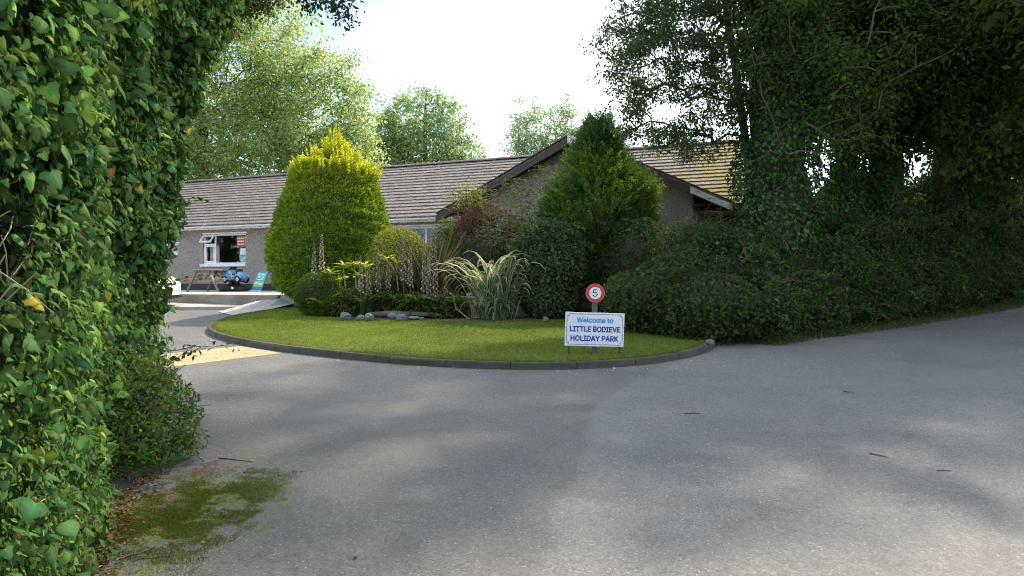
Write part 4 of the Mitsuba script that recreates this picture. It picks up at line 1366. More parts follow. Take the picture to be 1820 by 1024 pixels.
tag(k, 'shadowy dark green shrub under the purple leaved one', 'shrub')
shrub(k, [(-.6, 18.5, 1.9, .95, .7, .85), (.1, 18.4, 1.6, .9, .7, .9), (-1.6, 18.5, 1.7, .7, .6, .8), (1.0, 17.9, 1.2, .6, .5, .6)], 1000, (.055, .5), (.060, .088, .042), 'soft_leaf', seed=12, depth=.3, bump=.25, floor=.03, twigs=120)
k = 'yellowish_shrub'
tag(k, 'yellow green loose shrub behind the dark spiky blades', 'shrub')
shrub(k, [(-1.75, 18.7, 2.05, .45, .4, .62), (-1.68, 18.9, 2.55, .42, .4, .58), (-1.45, 18.8, 1.8, .4, .4, .6)], 900, (.06, .4), (.13, .15, .035), 'soft_leaf', seed=13, depth=.4, bump=.35, core=0)
k = 'small_round_shrub'
tag(k, 'small rounded bright green shrub at the foot of the clipped conifer', 'shrub')
shrub(k, [(-4.45, 16.75, 1.24, .55, .5, .52), (-4.1, 16.6, 1.1, .4, .4, .36)], 2600, (.04, .42), (.075, .130, .024), 'soft_leaf', seed=14, depth=.13, bump=.2, freq=3, floor=.02)
k = 'leafy_groundcover'
tag(k, 'mixed low green foliage filling the front of the shrub bed', 'ground cover', kind='stuff')
rgc = np.random.default_rng(15)
m, c, P, N = surface_leaves([(-3.2, 16.8, 1.05, .75, .5, .45), (-2.3, 16.4, .95, .65, .45, .35), (-1.5, 16.2, .9, .6, .4, .3), (-3.8, 16.5, .95, .4, .35, .3), (-2.8, 17.3, 1.3, .6, .4, .5), (-1.9, 17.2, 1.2, .5, .4, .45)], 1100, (.075, .5), (.075, .105, .032), rgc, depth=.3, bump=.4, freq=2.6, odd=(.15, .12, .05), p_odd=.12, floor=.02, up=.5)
put(k, m, 'soft_leaf', color=c)
k = 'tall_feathery_weed'
for i, (x, y, h) in enumerate([(-.55, 18.0, 2.9), (-.2, 18.2, 3.3), (.12, 18.0, 3.2), (.45, 18.1, 3.0), (.75, 18.2, 3.55), (1.0, 18.0, 3.1)]):
    q = numbered(k)
    tag(q, ['leftmost of six thin tall stems before the gable wall', 'second thin tall stem from the left before the gable wall', 'third thin tall stem from the left before the gable wall', 'fourth thin tall stem from the left before the gable wall', 'tallest of the thin stems before the gable, nearly reaching the roof', 'last thin tall stem on the right, next to the pointed conifer'][i], 'plant', 'tall stems before the gable wall')
    rw = np.random.default_rng(200 + i)
    z0 = gb(y)
    tt = np.linspace(0, 1, 9)[:, None]
    pts = np.array([x, y, z0]) + np.array([rw.normal(0, .1), rw.normal(0, .1), h]) * tt + rw.normal(0, .02, (9, 3))
    put(q + '__stem', polytube(pts, np.linspace(.014, .005, 9), 5), 'twig')
    n = 520
    tl = rw.uniform(.42, 1.0, n)
    c0 = np.column_stack([np.interp(tl, tt[:, 0], pts[:, j]) for j in range(3)]) + rw.normal(0, [.17, .17, .03], (n, 3))
    m, c = leaf_mesh(c0, unit(rw.normal(0, 1, (n, 3)) * [1, 1, .3]), unit(rw.normal(0, .4, (n, 3)) + [0, 0, 1]), .105, .026, OVAL4, leaf_cols(n, (.11, .14, .055), r=rw))
    put(q + '__foliage', m, 'soft_leaf', color=c)
k = 'yellow_tipped_sapling'
tag(k, 'young sapling with yellow green leaf fans above the purple shrub', 'sapling')
rw = np.random.default_rng(230)
pts = np.array([(-1.2, 19.0, gb(19)), (-1.2, 19.0, 2.5), (-1.15, 19.0, 3.3), (-1.2, 19.0, 4.0)])
put(k + '__stem', polytube(pts, [.03, .022, .015, .006], 6), 'twig')
n = 420
c0 = np.array([-1.15, 19.0, 3.75]) + rw.normal(0, [.26, .22, .17], (n, 3))
m, c = leaf_mesh(c0, unit(rw.normal(0, 1, (n, 3)) * [1, 1, .45] + [0, 0, -.1]), unit(rw.normal(0, .4, (n, 3)) + [0, 0, 1]), .11, .03, OVAL, leaf_cols(n, (.16, .20, .04), r=rw))
put(k + '__foliage', m, 'thin_leaf', color=c)


def ribbon(p0, az, length, arch, width, r, stripes, seg=10, rise=1.2, fold=.25, power=1.6):
    """one strap leaf: rises, then bends over; colours across its width"""
    d = np.array([math.cos(az), math.sin(az), 0])
    t = np.linspace(0, 1, seg)
    ang = rise - arch * t ** power
    step = length / (seg - 1)
    pos = [np.array(p0, float)]
    for i in range(seg - 1): pos.append(pos[-1] + step * (d * math.cos(ang[i]) + np.array([0, 0, math.sin(ang[i])])))
    pos = np.array(pos)
    tan = unit(np.gradient(pos, axis=0))
    side = unit(np.cross(tan, [0, 0, 1.0]))
    tw_ = r.normal(0, .35) * t
    upv = np.cross(side, tan)
    side = side * np.cos(tw_)[:, None] + upv * np.sin(tw_)[:, None]
    upv = np.cross(side, tan)
    w = width * np.minimum(1, .55 + 1.2 * t) * np.minimum(1, (1.02 - t) * 3.2)
    o = np.array([-.5, -.30, 0, .30, .5])
    V = pos[:, None] + side[:, None] * (o[None, :, None] * w[:, None, None]) - upv[:, None] * (np.abs(.5 - np.abs(o))[None, :, None] * fold * w[:, None, None])
    F = []
    for i in range(seg - 1):
        for j in range(4):
            q = i * 5 + j
            F += [[q, q + 1, q + 6], [q, q + 6, q + 5]]
    C = np.tile(np.array(stripes), (seg, 1)) * np.exp(r.normal(0, .12))
    return (V.reshape(-1, 3), np.array(F)), C


k = 'striped_flax'
tag(k, 'arching strap leaved plant with cream striped leaves at the lawn edge', 'plant')
rf = np.random.default_rng(51)
cream, grn = (.56, .56, .36), (.125, .20, .09)
for i in range(120):
    az = rf.uniform(0, 2 * np.pi)
    x, y = -.38 + rf.normal(0, .13) + .10 * math.cos(az), 15.95 + rf.normal(0, .11)
    if math.sin(az) > .3 and rf.random() < .5: az = -az
    ln = rf.uniform(1.05, 2.15)
    m, c = ribbon((x, y, gb(y) - .02), az, ln, rf.uniform(2.0, 3.0), rf.uniform(.065, .092), rf, [cream, cream, grn, grn, cream], rise=rf.uniform(1.22, 1.56), power=2.3)
    put(k + '__strap_leaf', m, 'soft_leaf', color=c)
for i in range(38):                                     # short ones that spill over the lawn's edge
    az = rf.uniform(-2.8, -.35)
    m, c = ribbon((-.38 + rf.normal(0, .20), 15.85 + rf.normal(0, .08), gb(15.8)), az, rf.uniform(.5, 1.25), rf.uniform(1.8, 3.0), rf.uniform(.055, .080), rf, [cream, grn, grn, grn, cream], rise=rf.uniform(.95, 1.4), power=1.7)
    put(k + '__strap_leaf', m, 'soft_leaf', color=c)
for i in range(26):                                     # straighter ones that stand up on the right
    az = rf.uniform(-.9, 1.2)
    m, c = ribbon((-.05 + rf.normal(0, .1), 16.1 + rf.normal(0, .1), gb(16)), az, rf.uniform(1.2, 1.75), rf.uniform(.3, 1.3), .08, rf, [cream, grn, grn, grn, cream], rise=rf.uniform(1.25, 1.55))
    put(k + '__strap_leaf', m, 'soft_leaf', color=c)
k = 'bronze_flax'
tag(k, 'upright fan of stiff bronze green blades behind the flower spikes', 'plant')
bz, bg = (.13, .085, .055), (.095, .105, .050)
for i in range(170):
    az = rf.choice([rf.uniform(-.7, .7), math.pi + rf.uniform(-.7, .7), rf.uniform(0, 6.28)], p=[.42, .42, .16])
    fan = abs(rf.normal(0, .42))
    m, c = ribbon((-1.95 + rf.normal(0, .16), 17.0 + rf.normal(0, .16), gb(17) - .02), az, rf.uniform(1.4, 2.2), rf.uniform(.0, .4), rf.uniform(.045, .065), rf, [bz, bg, bg, bg, bz], rise=1.52 - fan, seg=7)
    put(k + '__strap_leaf', m, 'soft_leaf', color=c)
for (dx, tip) in ((-.62, 1.45), (-.72, 1.2), (-.50, 1.6)):
    az = math.pi
    m, c = ribbon((-1.75, 16.8, gb(17) + .1), az + rf.normal(0, .1), tip + .1, .0, .05, rf, [(.42, .38, .28)] * 5, rise=.95 + rf.normal(0, .05), seg=7)
    put(k + '__strap_leaf', m, 'soft_leaf', color=c)

# acanthus: tall bracted flower spikes over big leaves
spk = [(572, 418, 480, 16.5, 'pale'), (558, 432, 500, 16.6, 'dim'), (641, 455, 520, 16.3, 'dim'), (672, 447, 520, 16.5, 'dim'), (655, 470, 530, 16.4, 'dim'), (717, 423, 500, 16.4, 'dim'), (729, 440, 510, 16.3, 'dim'),
       (754, 428, 520, 16.2, 'dim'), (766, 424, 510, 16.3, 'dim'), (774, 437, 530, 16.2, 'dim'), (762, 460, 545, 16.1, 'dim'), (792, 490, 545, 16.1, 'dim'), (690, 458, 520, 16.6, 'dim')]
k0 = 'acanthus'
groups_ = [[0, 1], [2, 3, 4, 12], [5, 6], [7, 8, 9, 10, 11]]
names_ = ['acanthus with two pinkish flower spikes against the clipped conifer', 'acanthus with greyish flower spikes left of the bronze blades', 'acanthus with a close pair of mauve spikes before the bronze blades', 'acanthus with a cluster of mauve white spikes beside the striped flax']
ra_ = np.random.default_rng(61)
FLO = trimesh.creation.icosphere(subdivisions=1)
for gi_, ids in enumerate(groups_):
    q = numbered(k0)
    tag(q, names_[gi_], 'flowering plant', 'acanthus plants in the bed')
    cx = []
    for i in ids:
        u, v0, v1, d, tone = spk[i]
        x = (u - 910) / 1300 * d
        zt_, zb = EYE - (v0 - 496) / 1300 * d, EYE - (v1 - 496) / 1300 * d
        g0 = gb(d)
        bend = ra_.normal(0, .03, 2)
        st = polytube([(x - bend[0], d - bend[1], g0), (x, d, (g0 + zt_) / 2), (x + bend[0] * .5, d, zt_)], [.012, .010, .005], 6)
        P, cols = [], []
        m_ = int((zt_ - zb) / .019)
        tt = np.linspace(0, 1, m_)
        ang = np.arange(m_) * 2.4
        rad = .055 * (1.1 - .7 * tt)
        P = np.column_stack([x + np.cos(ang) * rad, d + np.sin(ang) * rad, zb + (zt_ - zb) * tt])
        fl = []
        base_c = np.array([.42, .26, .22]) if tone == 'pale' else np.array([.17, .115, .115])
        fc = []
        for j in range(m_):
            s_ = .019 * (1.1 - .55 * tt[j]) * ra_.uniform(.7, 1.2)
            v = FLO.vertices * [s_, s_, s_ * 1.3] + P[j]
            fl.append((v, FLO.faces))
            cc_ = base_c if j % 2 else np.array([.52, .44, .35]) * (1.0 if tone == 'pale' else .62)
            fc.append(np.tile(cc_ * np.exp(ra_.normal(0, .18)), (len(v), 1)))
        V_, F_ = join([st] + fl)
        C_ = np.vstack([np.tile([.08, .11, .04], (len(st[0]), 1))] + fc)
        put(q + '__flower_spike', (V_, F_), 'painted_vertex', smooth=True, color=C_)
        cx.append((x, d))
    for (x, d) in cx:
        for j in range(9):
            az = ra_.uniform(0, 6.28)
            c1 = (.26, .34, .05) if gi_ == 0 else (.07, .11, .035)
            m, c = ribbon((x + .05 * math.cos(az), d + .05 * math.sin(az), gb(d) + .02), az, ra_.uniform(.5, .8), ra_.uniform(1.2, 2.2), .15, ra_, [c1] * 5, rise=1.2, seg=8)
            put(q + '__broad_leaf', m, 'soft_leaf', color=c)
k = 'lime_leaved_plant'
tag(k, 'sunlit lime green whorled leaves on bare stems in the bed', 'plant')
rl = np.random.default_rng(65)
for (x, z, nl) in ((-4.15, 1.72, 16), (-3.85, 1.88, 16), (-3.6, 1.90, 16), (-3.35, 1.86, 14), (-3.95, 1.55, 12), (-3.5, 1.66, 14), (-4.3, 1.5, 10), (-2.85, 2.02, 14), (-2.65, 1.95, 10), (-1.25, 1.18, 10)):
    d = 16.7 if z > 1.3 else 15.7
    st = put(k + '__stem', polytube([(x + .25 * rl.normal(), d, gb(d)), (x + .05, d, (gb(d) + z) / 2), (x, d, z)], [.018, .015, .012], 6), 'pale_twig', smooth=60)
    for j in range(nl):
        az = j * 2.4
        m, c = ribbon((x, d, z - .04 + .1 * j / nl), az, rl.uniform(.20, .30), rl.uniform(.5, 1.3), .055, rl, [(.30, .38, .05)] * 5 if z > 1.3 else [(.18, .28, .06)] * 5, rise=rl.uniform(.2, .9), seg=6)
        put(st + '__leaf', m, 'thin_leaf', color=c)

# rockery edging stones and a rotting log
STN = trimesh.creation.icosphere(subdivisions=3)
rs = np.random.default_rng(71)
for i, (u, v, w, h, lab) in enumerate([(614, 560, 22, 15, 'pale blue grey angular stone, first of the row edging the bed'), (641, 563, 18, 10, 'low grey stone, second in the row edging the bed'), (656, 562, 18, 12, 'rounded grey stone, third in the row edging the bed'), (697, 559, 18, 13, 'greenish grey stone leaning on a log at the bed edge'),
                                       (713, 562, 22, 12, 'smooth oval stone right of the leaning one at the bed edge'), (735, 564, 24, 6, 'flat slaty stone lying at the bed edge'), (750, 565, 9, 5, 'little pale stone at the end of the stone row'), (970, 566, 12, 9, 'pale stone alone on the right of the bed edge'), (1262, 606, 16, 10, 'whitish stone where the kerb meets the hedge')]):
    d = 1924 / (v + h / 2 - 496 + 52)
    s_ = d / 1300
    d_ = np.asarray(STN.vertices)
    b_ = 1 + .7 * (meshkit.fbm(d_ * 1.3 + i * 7, 3, i) - .5)
    vv = d_ * np.array([w / 2.2 * s_, w / 2.8 * s_, h / 2 * s_ * 1.1]) * b_[:, None] + [(u - 910) * s_, d, gb(d) + h / 2 * s_ * .55]
    q = numbered('edging_stone')
    scene[q] = mikit.ply((vv, STN.faces), 'grey_stone', smooth=35)
    tag(q, lab, 'stone', 'stones edging the bed')
tag('rotting_log', 'brown rotting log lying along the bed behind the stones', 'log')
put('rotting_log', polytube([(-3.15, 16.05, gb(16) + .06), (-2.6, 16.0, gb(16) + .08), (-2.0, 15.95, gb(16) + .07), (-1.55, 15.9, gb(16) + .06)], [.05, .06, .055, .035], 12, .3, 3), 'bark', smooth=60)

# ------------------------------------------------------------------ dark hedge along the lane
k = 'lane_hedge'
tag(k, 'dark overgrown hedge bank running beside the lane', 'hedge')
HL = np.array([(3.55, 13.0), (4.5, 13.9), (5.9, 14.9), (7.3, 16.0), (8.8, 17.3), (10.4, 18.6), (12.2, 20.2), (14.2, 22.0), (16.5, 24.2), (19, 26.5)])
hh = [1.35, 1.5, 1.75, 1.95, 2.05, 2.2, 2.3, 2.4, 2.4, 2.4]
ells = []
for (x, y), h in zip(HL, hh):
    nx, ny = -.66, .75
    ells.append((x, y, gz(y) + h * .42, 1.15, 1.15, h * .58))
    ells.append((x + nx * .9, y + ny * .9, gz(y) + h * .5, 1.2, 1.2, h * .62))
rq = np.random.default_rng(79)
for i in range(34):
    t_ = rq.uniform(0, 7.5)
    x, y = [np.interp(t_, range(len(HL)), HL[:, c_]) for c_ in (0, 1)]
    h = np.interp(t_, range(len(HL)), hh)
    s_ = rq.uniform(.35, .7)
    if rq.random() < .5: ells.append((x - .66 * rq.uniform(-.2, .9), y + .75 * rq.uniform(-.2, .9), gz(y) + h * rq.uniform(.85, 1.08), s_, s_, s_ * .8))
    else: ells.append((x + .40 + rq.normal(0, .15), y - .42 + rq.normal(0, .15), gz(y) + h * rq.uniform(.1, .7), s_, s_, s_))
ells = np.array(ells)
vis = lambda p, nn: (nn * unit(np.array([0, 0, EYE]) - p)).sum(1) > -.3
shrub(k, ells, 800, (.074, .66), (.046, .080, .026), 'glossy_leaf', seed=81, depth=.45, bump=.30, freq=1.7, floor=.02, tpl=QUAD, keep=vis, odd=(.12, .09, .05), p_odd=.06, twigs=420, core=.74, core_n=20)
rq = np.random.default_rng(80)
sh, lf, lc = [], [], []
for i in range(210):                                      # arching shoots that stand out of the hedge
    t_ = rq.uniform(0, 7.2)
    x, y = [np.interp(t_, range(len(HL)), HL[:, c_]) for c_ in (0, 1)]
    h = np.interp(t_, range(len(HL)), hh)
    if rq.random() < .6:
        p = np.array([x - .5 * rq.normal(0, .8), y + .5 * rq.normal(0, .8), gz(y) + h * 1.0]); d = unit(rq.normal(0, .5, 3) + [0, 0, 1]); ln = rq.uniform(.25, .75)
    else:
        p = np.array([x + .66, y - .70, gz(y) + h * rq.uniform(.1, .8)]); d = unit(np.array([.7, -.7, .5]) + rq.normal(0, .5, 3)); ln = rq.uniform(.25, .6)
    tt = np.linspace(0, 1, 6)[:, None]
    pts = p + d * ln * tt + np.array([0, 0, -.45 * ln]) * tt ** 2
    sh.append(polytube(pts, np.linspace(.006, .002, 6), 4))
    q_ = np.repeat(pts[1:], 4, axis=0) + rq.normal(0, .025, (20, 3))
    m, c = leaf_mesh(q_, unit(d * .4 + rq.normal(0, .7, (20, 3))), unit(rq.normal(0, .5, (20, 3)) + [0, 0, 1]), .06 * np.exp(rq.normal(0, .3, 20)), .036, OVAL, leaf_cols(20, [(.06, .11, .03), (.10, .15, .04), (.11, .085, .045)][rq.choice(3, p=[.5, .35, .15])], r=rq))
    lf.append(m); lc.append(c)
put(k + '__shoot_growth', join(sh), 'twig', stuff=True)
put(k + '__shoot_foliage', join(lf), 'soft_leaf', color=np.vstack(lc), stuff=True)
nb = 9000                                                 # rough grass and weeds along its foot
t_ = rq.uniform(0, 8, nb)
xb, yb = [np.interp(t_, range(len(HL)), HL[:, c_]) for c_ in (0, 1)]
of = rq.uniform(.55, 1.28, nb)
gp = np.column_stack([xb + .68 * of, yb - .73 * of]); gp = np.column_stack([gp, gz(gp[:, 1])])
m, c = leaf_mesh(gp, unit(rq.normal(0, .45, (nb, 3)) * [1, 1, .2] + [.15, -.15, 1]), rand_dir(nb, rq), .05 + .14 * rq.random(nb) ** 2, .008, BLADE, leaf_cols(nb, (.08, .115, .028), .3, .15, (.17, .14, .07), .2, rq))
put('rough_grass', m, 'grass_blade', color=c); tag('rough_grass', 'rough grass and weeds along the foot of the lane hedge', 'grass', kind='stuff')
k = 'bramble_bank'
tag(k, 'dark shrubby thicket behind the round speed sign', 'thicket')
shrub(k, [(2.45, 17.2, 1.6, .8, .7, 1.1), (2.9, 16.6, 1.75, .9, .8, 1.2), (3.7, 15.9, 1.6, .9, .8, 1.25), (4.4, 15.9, 1.75, .9, .9, 1.15), (2.6, 15.9, 1.1, .7, .6, .6), (1.9, 16.9, 1.0, .6, .5, .6), (3.2, 14.6, 1.2, .65, .75, .75)], 780, (.058, .62), (.052, .088, .030), 'soft_leaf', core=.72, core_n=6, seed=83, depth=.35, bump=.25, freq=1.8, floor=.02, keep=lambda p, nn: nn[:, 1] < .6, twigs=260, odd=(.10, .08, .04), p_odd=.04)
k = 'understory_shrub'
for i, (e, lab) in enumerate([([(9.6, 20.6, 2.6, 1.3, 1.0, 1.3), (9.3, 20.4, 3.2, 1.0, .9, 1.5), (11.0, 21.4, 2.7, 1.4, 1.0, 1.5), (10.4, 20.2, 1.6, 1.2, 1.0, 1.2)], 'dark scrub between the trunks behind the lane hedge'), ([(13.2, 22.8, 3.0, 1.6, 1.2, 1.8), (15.0, 24.0, 3.1, 1.6, 1.2, 2.0), (17.0, 26.0, 3.1, 1.7, 1.2, 2.1)], 'tall dark scrub behind the far part of the lane hedge'), ([(19.0, 28.5, 2.8, 2.0, 1.4, 2.2), (21.5, 30.5, 3.0, 2.0, 1.4, 2.4)], 'dark scrub closing off the far bend of the lane')]):
    q = numbered(k)
    tag(q, lab, 'scrub', 'scrub under the lane trees')
    shrub(q, e, 230, (.13, .7), (.05, .085, .028), 'soft_leaf', tpl=QUAD, seed=87 + i, depth=.4, bump=.3, core=.92, keep=lambda p, nn: nn[:, 1] < .5)
# tangle of dead stems by the brown wall
rd = np.random.default_rng(85)
k = 'dead_brush'
tag(k, 'grey brown tangle of dead stems below the brown wall', 'brush', kind='stuff')
tw = []
for i in range(260):
    p = np.array([4.9 + rd.normal(0, .55), 17.0 + rd.normal(0, .3), 2.2 + rd.normal(0, .38)])
    d = unit(rd.normal(0, 1, 3) + [.3, 0, .5])
    tw.append(polytube([p, p + d * .25 + rd.normal(0, .05, 3), p + d * .5 + rd.normal(0, .1, 3)], [.008, .006, .002], 5))
put(k, join(tw), 'twig')

# ------------------------------------------------------------------ trees of the lane
def ivy_trunk(key, x, y, z0, z1, rad, n, seed, col=(.060, .122, .038), leaf=.072):
    r = np.random.default_rng(seed)
    z = r.uniform(z0, z1, n)
    a = r.uniform(0, 2 * np.pi, n)
    prof = np.interp(z, [z0, z0 + .25 * (z1 - z0), z0 + .6 * (z1 - z0), z1], [.65, .95, 1.05, .7]) * rad
    p0 = np.stack([np.cos(a) * 1.2 + x, np.sin(a) * 1.2 + y, z], -1)
    lump = .42 + 1.2 * meshkit.fbm(p0 * .95, 3, seed) + .35 * (meshkit.fbm(p0 * 3.2, 2, seed + 1) - .5)
    rr = prof * lump * (1 - .3 * r.random(n) ** 2)
    nn = np.stack([np.cos(a), np.sin(a), 0 * a], -1)
    P = np.stack([x + np.cos(a) * rr, y + np.sin(a) * rr, z], -1)
    A = unit(nn * .4 + [0, 0, -.8] + r.normal(0, .5, (n, 3)))
    N = unit(nn + [0, 0, .6] + r.normal(0, .45, (n, 3)))
    L = leaf * np.exp(r.normal(0, .25, n))
    tone = .7 + .6 * meshkit.fbm(P * 1.2, 3, 3)
    m, c = leaf_mesh(P, A, N, L, L * .85, OVAL4, leaf_cols(n, col, .28, r=r) * tone[:, None])
    put(key + '__ivy_growth', m, 'glossy_leaf', color=c)
    zz = np.linspace(z0, z1, 16)
    aa = np.arange(14) * 2 * np.pi / 14
    pr = np.interp(zz, [z0, z0 + .25 * (z1 - z0), z0 + .6 * (z1 - z0), z1], [.65, .95, 1.05, .7]) * rad
    V = []
    for q, w in zip(zz, pr):
        ring = np.stack([x + np.cos(aa) * 1.2, y + np.sin(aa) * 1.2, np.full(14, q)], -1)
        lm = (.42 + 1.2 * meshkit.fbm(ring * .95, 3, seed)) * w * .60
        V.append(np.stack([x + np.cos(aa) * lm, y + np.sin(aa) * lm, np.full(14, q)], -1))
    V = np.vstack(V)
    i = np.arange(14); j = (i + 1) % 14
    F = np.vstack([np.stack([i + b * 14, j + b * 14, j + b * 14 + 14], 1) for b in range(15)] + [np.stack([i + b * 14, j + b * 14 + 14, i + b * 14 + 14], 1) for b in range(15)])
    put(key + '__ivy_shade_hull', (V, F), 'core', smooth=True)  # dark hull added under the ivy to shade its gaps


k = 'ivy_clad_tree'
tag(k, 'tree with trunk thickly wrapped in ivy at the lane corner', 'tree')
tree(k, (5.7, 15.9, gz(15.9)), 14.5, .32, [(4.6, 16.4, 11.2, 4.6, 3.6, 2.6), (6.8, 16.0, 9.8, 3.4, 3.4, 2.6), (5.6, 15.4, 7.2, 1.6, 1.4, 1.5), (7.3, 15.2, 6.6, 1.7, 1.5, 2.0), (7.0, 15.0, 4.9, .9, .8, 1.0), (5.3, 14.7, 6.9, 1.2, .8, 1.3), (6.2, 14.6, 5.6, .9, .7, .9), (4.9, 14.8, 5.5, .7, .6, .8), (5.9, 14.6, 4.2, .7, .6, .7)], 1250, 46, .42, (.10, .55), (.115, .185, .048), 'thin_leaf', seed=91)
ivy_trunk(k, 5.75, 15.8, 1.4, 8.2, .98, 15000, 92)
# its airy pale side, hanging left over the roof: an ash
k = 'airy_ash_tree'
tag(k, 'thin leaved airy tree arching left over the roof against the sky', 'tree')
tree(k, (6.1, 17.0, gz(17.0)), 9.5, .16, [(2.9, 15.6, 6.6, 1.25, 1.3, 1.5), (3.9, 15.6, 7.6, 1.3, 1.4, 1.2), (4.2, 15.6, 5.6, .9, 1.0, 1.4), (3.6, 15.5, 4.55, .95, .8, .42), (2.5, 15.5, 5.4, .5, .6, .5), (2.6, 15.6, 4.75, .5, .5, .3)], 520, 50, .22, (.080, .42), (.105, .155, .062), 'thin_leaf', seed=94, inner=.15, droop=.5, lean=(-2.0, -1.0), limb_k=.005)
k = 'lane_tree'
specs = [((8.5, 18.6), 13, .20, [(8.3, 18.2, 9.0, 3.0, 2.8, 3.6), (8.0, 17.6, 6.4, 1.7, 1.6, 1.5), (9.4, 17.6, 6.8, 1.8, 1.8, 1.7)], 'dark tree with ivy on its trunk, first in the row behind the lane hedge', .42),
         ((9.7, 19.0), 14, .42, [(10.0, 19.0, 9.6, 3.2, 3.0, 3.8), (10.4, 18.2, 6.0, 2.0, 1.7, 1.7), (11.2, 18.0, 7.4, 1.8, 1.7, 1.8)], 'stout dark trunk with dense crown, second tree behind the lane hedge', .62),
         ((13.1, 22.0), 14, .40, [(12.4, 20.4, 9.2, 3.2, 3.0, 3.8), (12.6, 19.8, 6.3, 1.8, 1.7, 1.7), (11.6, 19.4, 8.0, 1.7, 1.6, 1.7)], 'dark tree leaning over the bend of the lane', .7),
         ((14.6, 23.6), 14, .36, [(14.8, 21.3, 8.8, 3.2, 3.0, 4.0), (14.4, 20.6, 6.0, 1.8, 1.7, 2.0)], 'dark tree at the lane\'s far bend by the right edge', .7),
         ((17.8, 26.8), 13, .36, [(17.3, 24.4, 8.0, 3.2, 3.0, 4.6)], 'tree farther along the lane, mostly hidden by nearer ones', .0)]
for i, (b, top, tr, lobes, lab, ivy) in enumerate(specs):
    q = numbered(k)
    tag(q, lab, 'tree', 'trees behind the lane hedge')
    tree(q, (b[0], b[1], gz(b[1])), top, tr, lobes, 860 if i < 4 else 240, 40, .48, (.16, .62), (.090, .145, .036), 'thin_leaf', seed=100 + i)
    if ivy: ivy_trunk(q, b[0], b[1], 1.3, 6.2, ivy, 7000, 110 + i)
k = 'roadside_tree'
for i, (b, top, lobes, lab) in enumerate([((12.5, 12.0), 12, [(12.0, 12.0, 8.8, 4.2, 3.6, 3.0), (10.4, 13.0, 7.0, 2.0, 1.8, 1.4)], 'leafy tree on the near side of the lane whose boughs hang into the view'),
                                          ((14.0, 5.5), 12, [(13.2, 6.0, 9.0, 4.4, 4.2, 3.2)], 'spreading tree standing beside the forecourt'),
                                          ((16.5, 15.0), 12, [(15.2, 16.2, 8.4, 3.4, 3.2, 2.8)], 'leafy tree across the lane, its boughs meeting those of the hedge side'),
                                          ((20.0, 19.5), 12, [(18.6, 20.4, 8.0, 3.6, 3.2, 3.0)], 'tree across the lane at its far bend')]):
    q = numbered(k)
    tag(q, lab, 'tree', 'trees across the lane')
    tree(q, (b[0], b[1], gz(b[1])), top, .35, lobes, 560, 38, .48, (.155, .58), (.115, .175, .042), 'thin_leaf', seed=120 + i)
k = 'terrace_side_tree'
for i, (b, lab) in enumerate([((-34, 19), 'tree beyond the ivy hedge, mirrored in the bungalow window'), ((-39, 11), 'second tree beyond the ivy hedge, farther from the bungalow'), ((-31, 28), 'tree beyond the ivy hedge nearest the bungalow')]):
    q = numbered(k)
    tag(q, lab, 'tree', 'trees beyond the ivy hedge')
    tree(q, (b[0], b[1], 1.0), 12, .35, [(b[0], b[1], 6.5, 4.6, 4.2, 5.0)], 300, 30, .8, (.30, .6), (.115, .175, .045), 'thin_leaf', seed=126 + i)
k = 'far_hedge'
tag(k, 'sunlit light green bush seen through the dark lane trees', 'bush')
shrub(k, [(18.5, 31.5, 3.6, 2.6, 1.6, 2.2), (22.0, 33.0, 3.2, 2.6, 1.8, 2.2), (15.2, 33.5, 2.6, 1.8, 1.4, 1.8)], 150, (.18, .66), (.13, .20, .03), 'thin_leaf', tpl=QUAD, seed=130, depth=.5, bump=.3, core=.7)

# ------------------------------------------------------------------ trees behind the bungalow
FAR = 'thin_leaf'  # haze is painted into the pale leaf colours of these far trees
specs = [('tall_hazed_tree', (-18.5, 44, 1.2), 22, .45, [(-17.5, 44, 14.5, 6.4, 5, 6.5), (-11.6, 43.5, 11.6, 3.9, 3.6, 4.4), (-21, 43, 9.0, 5.0, 4, 3.8), (-14.2, 42.5, 7.6, 4.6, 3.6, 3.0), (-10.0, 44, 8.0, 2.8, 2.4, 3.0)], 1900, 60, .75, (.175, .64), (.40, .50, .19), 'tall broadleaf tree, leaves paled to imitate haze, behind the left of the roof', 140),
         ('mid_tree', (-6.2, 55, 1.2), 16, .4, [(-6.4, 55, 11.4, 3.8, 3.2, 4.7), (-9.4, 55, 10.0, 2.6, 2.6, 4.4), (-3.6, 55, 8.8, 2.6, 2.4, 3.6), (-6, 54, 6.8, 4.4, 3, 2.8)], 1000, 46, .75, (.22, .66), (.36, .48, .23), 'rounded tree, leaves greyed to imitate haze, behind the middle of the roof', 141),
         ('thin_tree', (3.6, 62, 1.2), 14.5, .25, [(1.5, 62, 11.6, 2.1, 1.6, 5.6), (4.3, 62, 11.8, 1.9, 1.6, 5.2), (6.8, 63, 11.2, 1.8, 1.4, 4.8), (-.1, 62, 8.6, 1.5, 1.2, 3.0)], 820, 46, .7, (.20, .5), (.36, .48, .25), 'thin wispy tree, leaves paled to imitate haze, behind the gable peak', 142)]
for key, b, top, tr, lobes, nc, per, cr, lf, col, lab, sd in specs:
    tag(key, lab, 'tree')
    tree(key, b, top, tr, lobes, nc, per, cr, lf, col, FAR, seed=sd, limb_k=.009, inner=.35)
k = 'leaning_dark_tree'
tag(k, 'darker tree above the pale one at the top left', 'tree')
tree(k, (-17.5, 33.5, 1.2), 17, .35, [(-13.2, 33, 15.6, 3.2, 2.6, 2.6), (-16.5, 33, 14.2, 3.0, 2.6, 2.4)], 520, 52, .6, (.15, .6), (.055, .085, .025), 'thin_leaf', seed=145, lean=(2.5, 0))
k = 'distant_hedge'
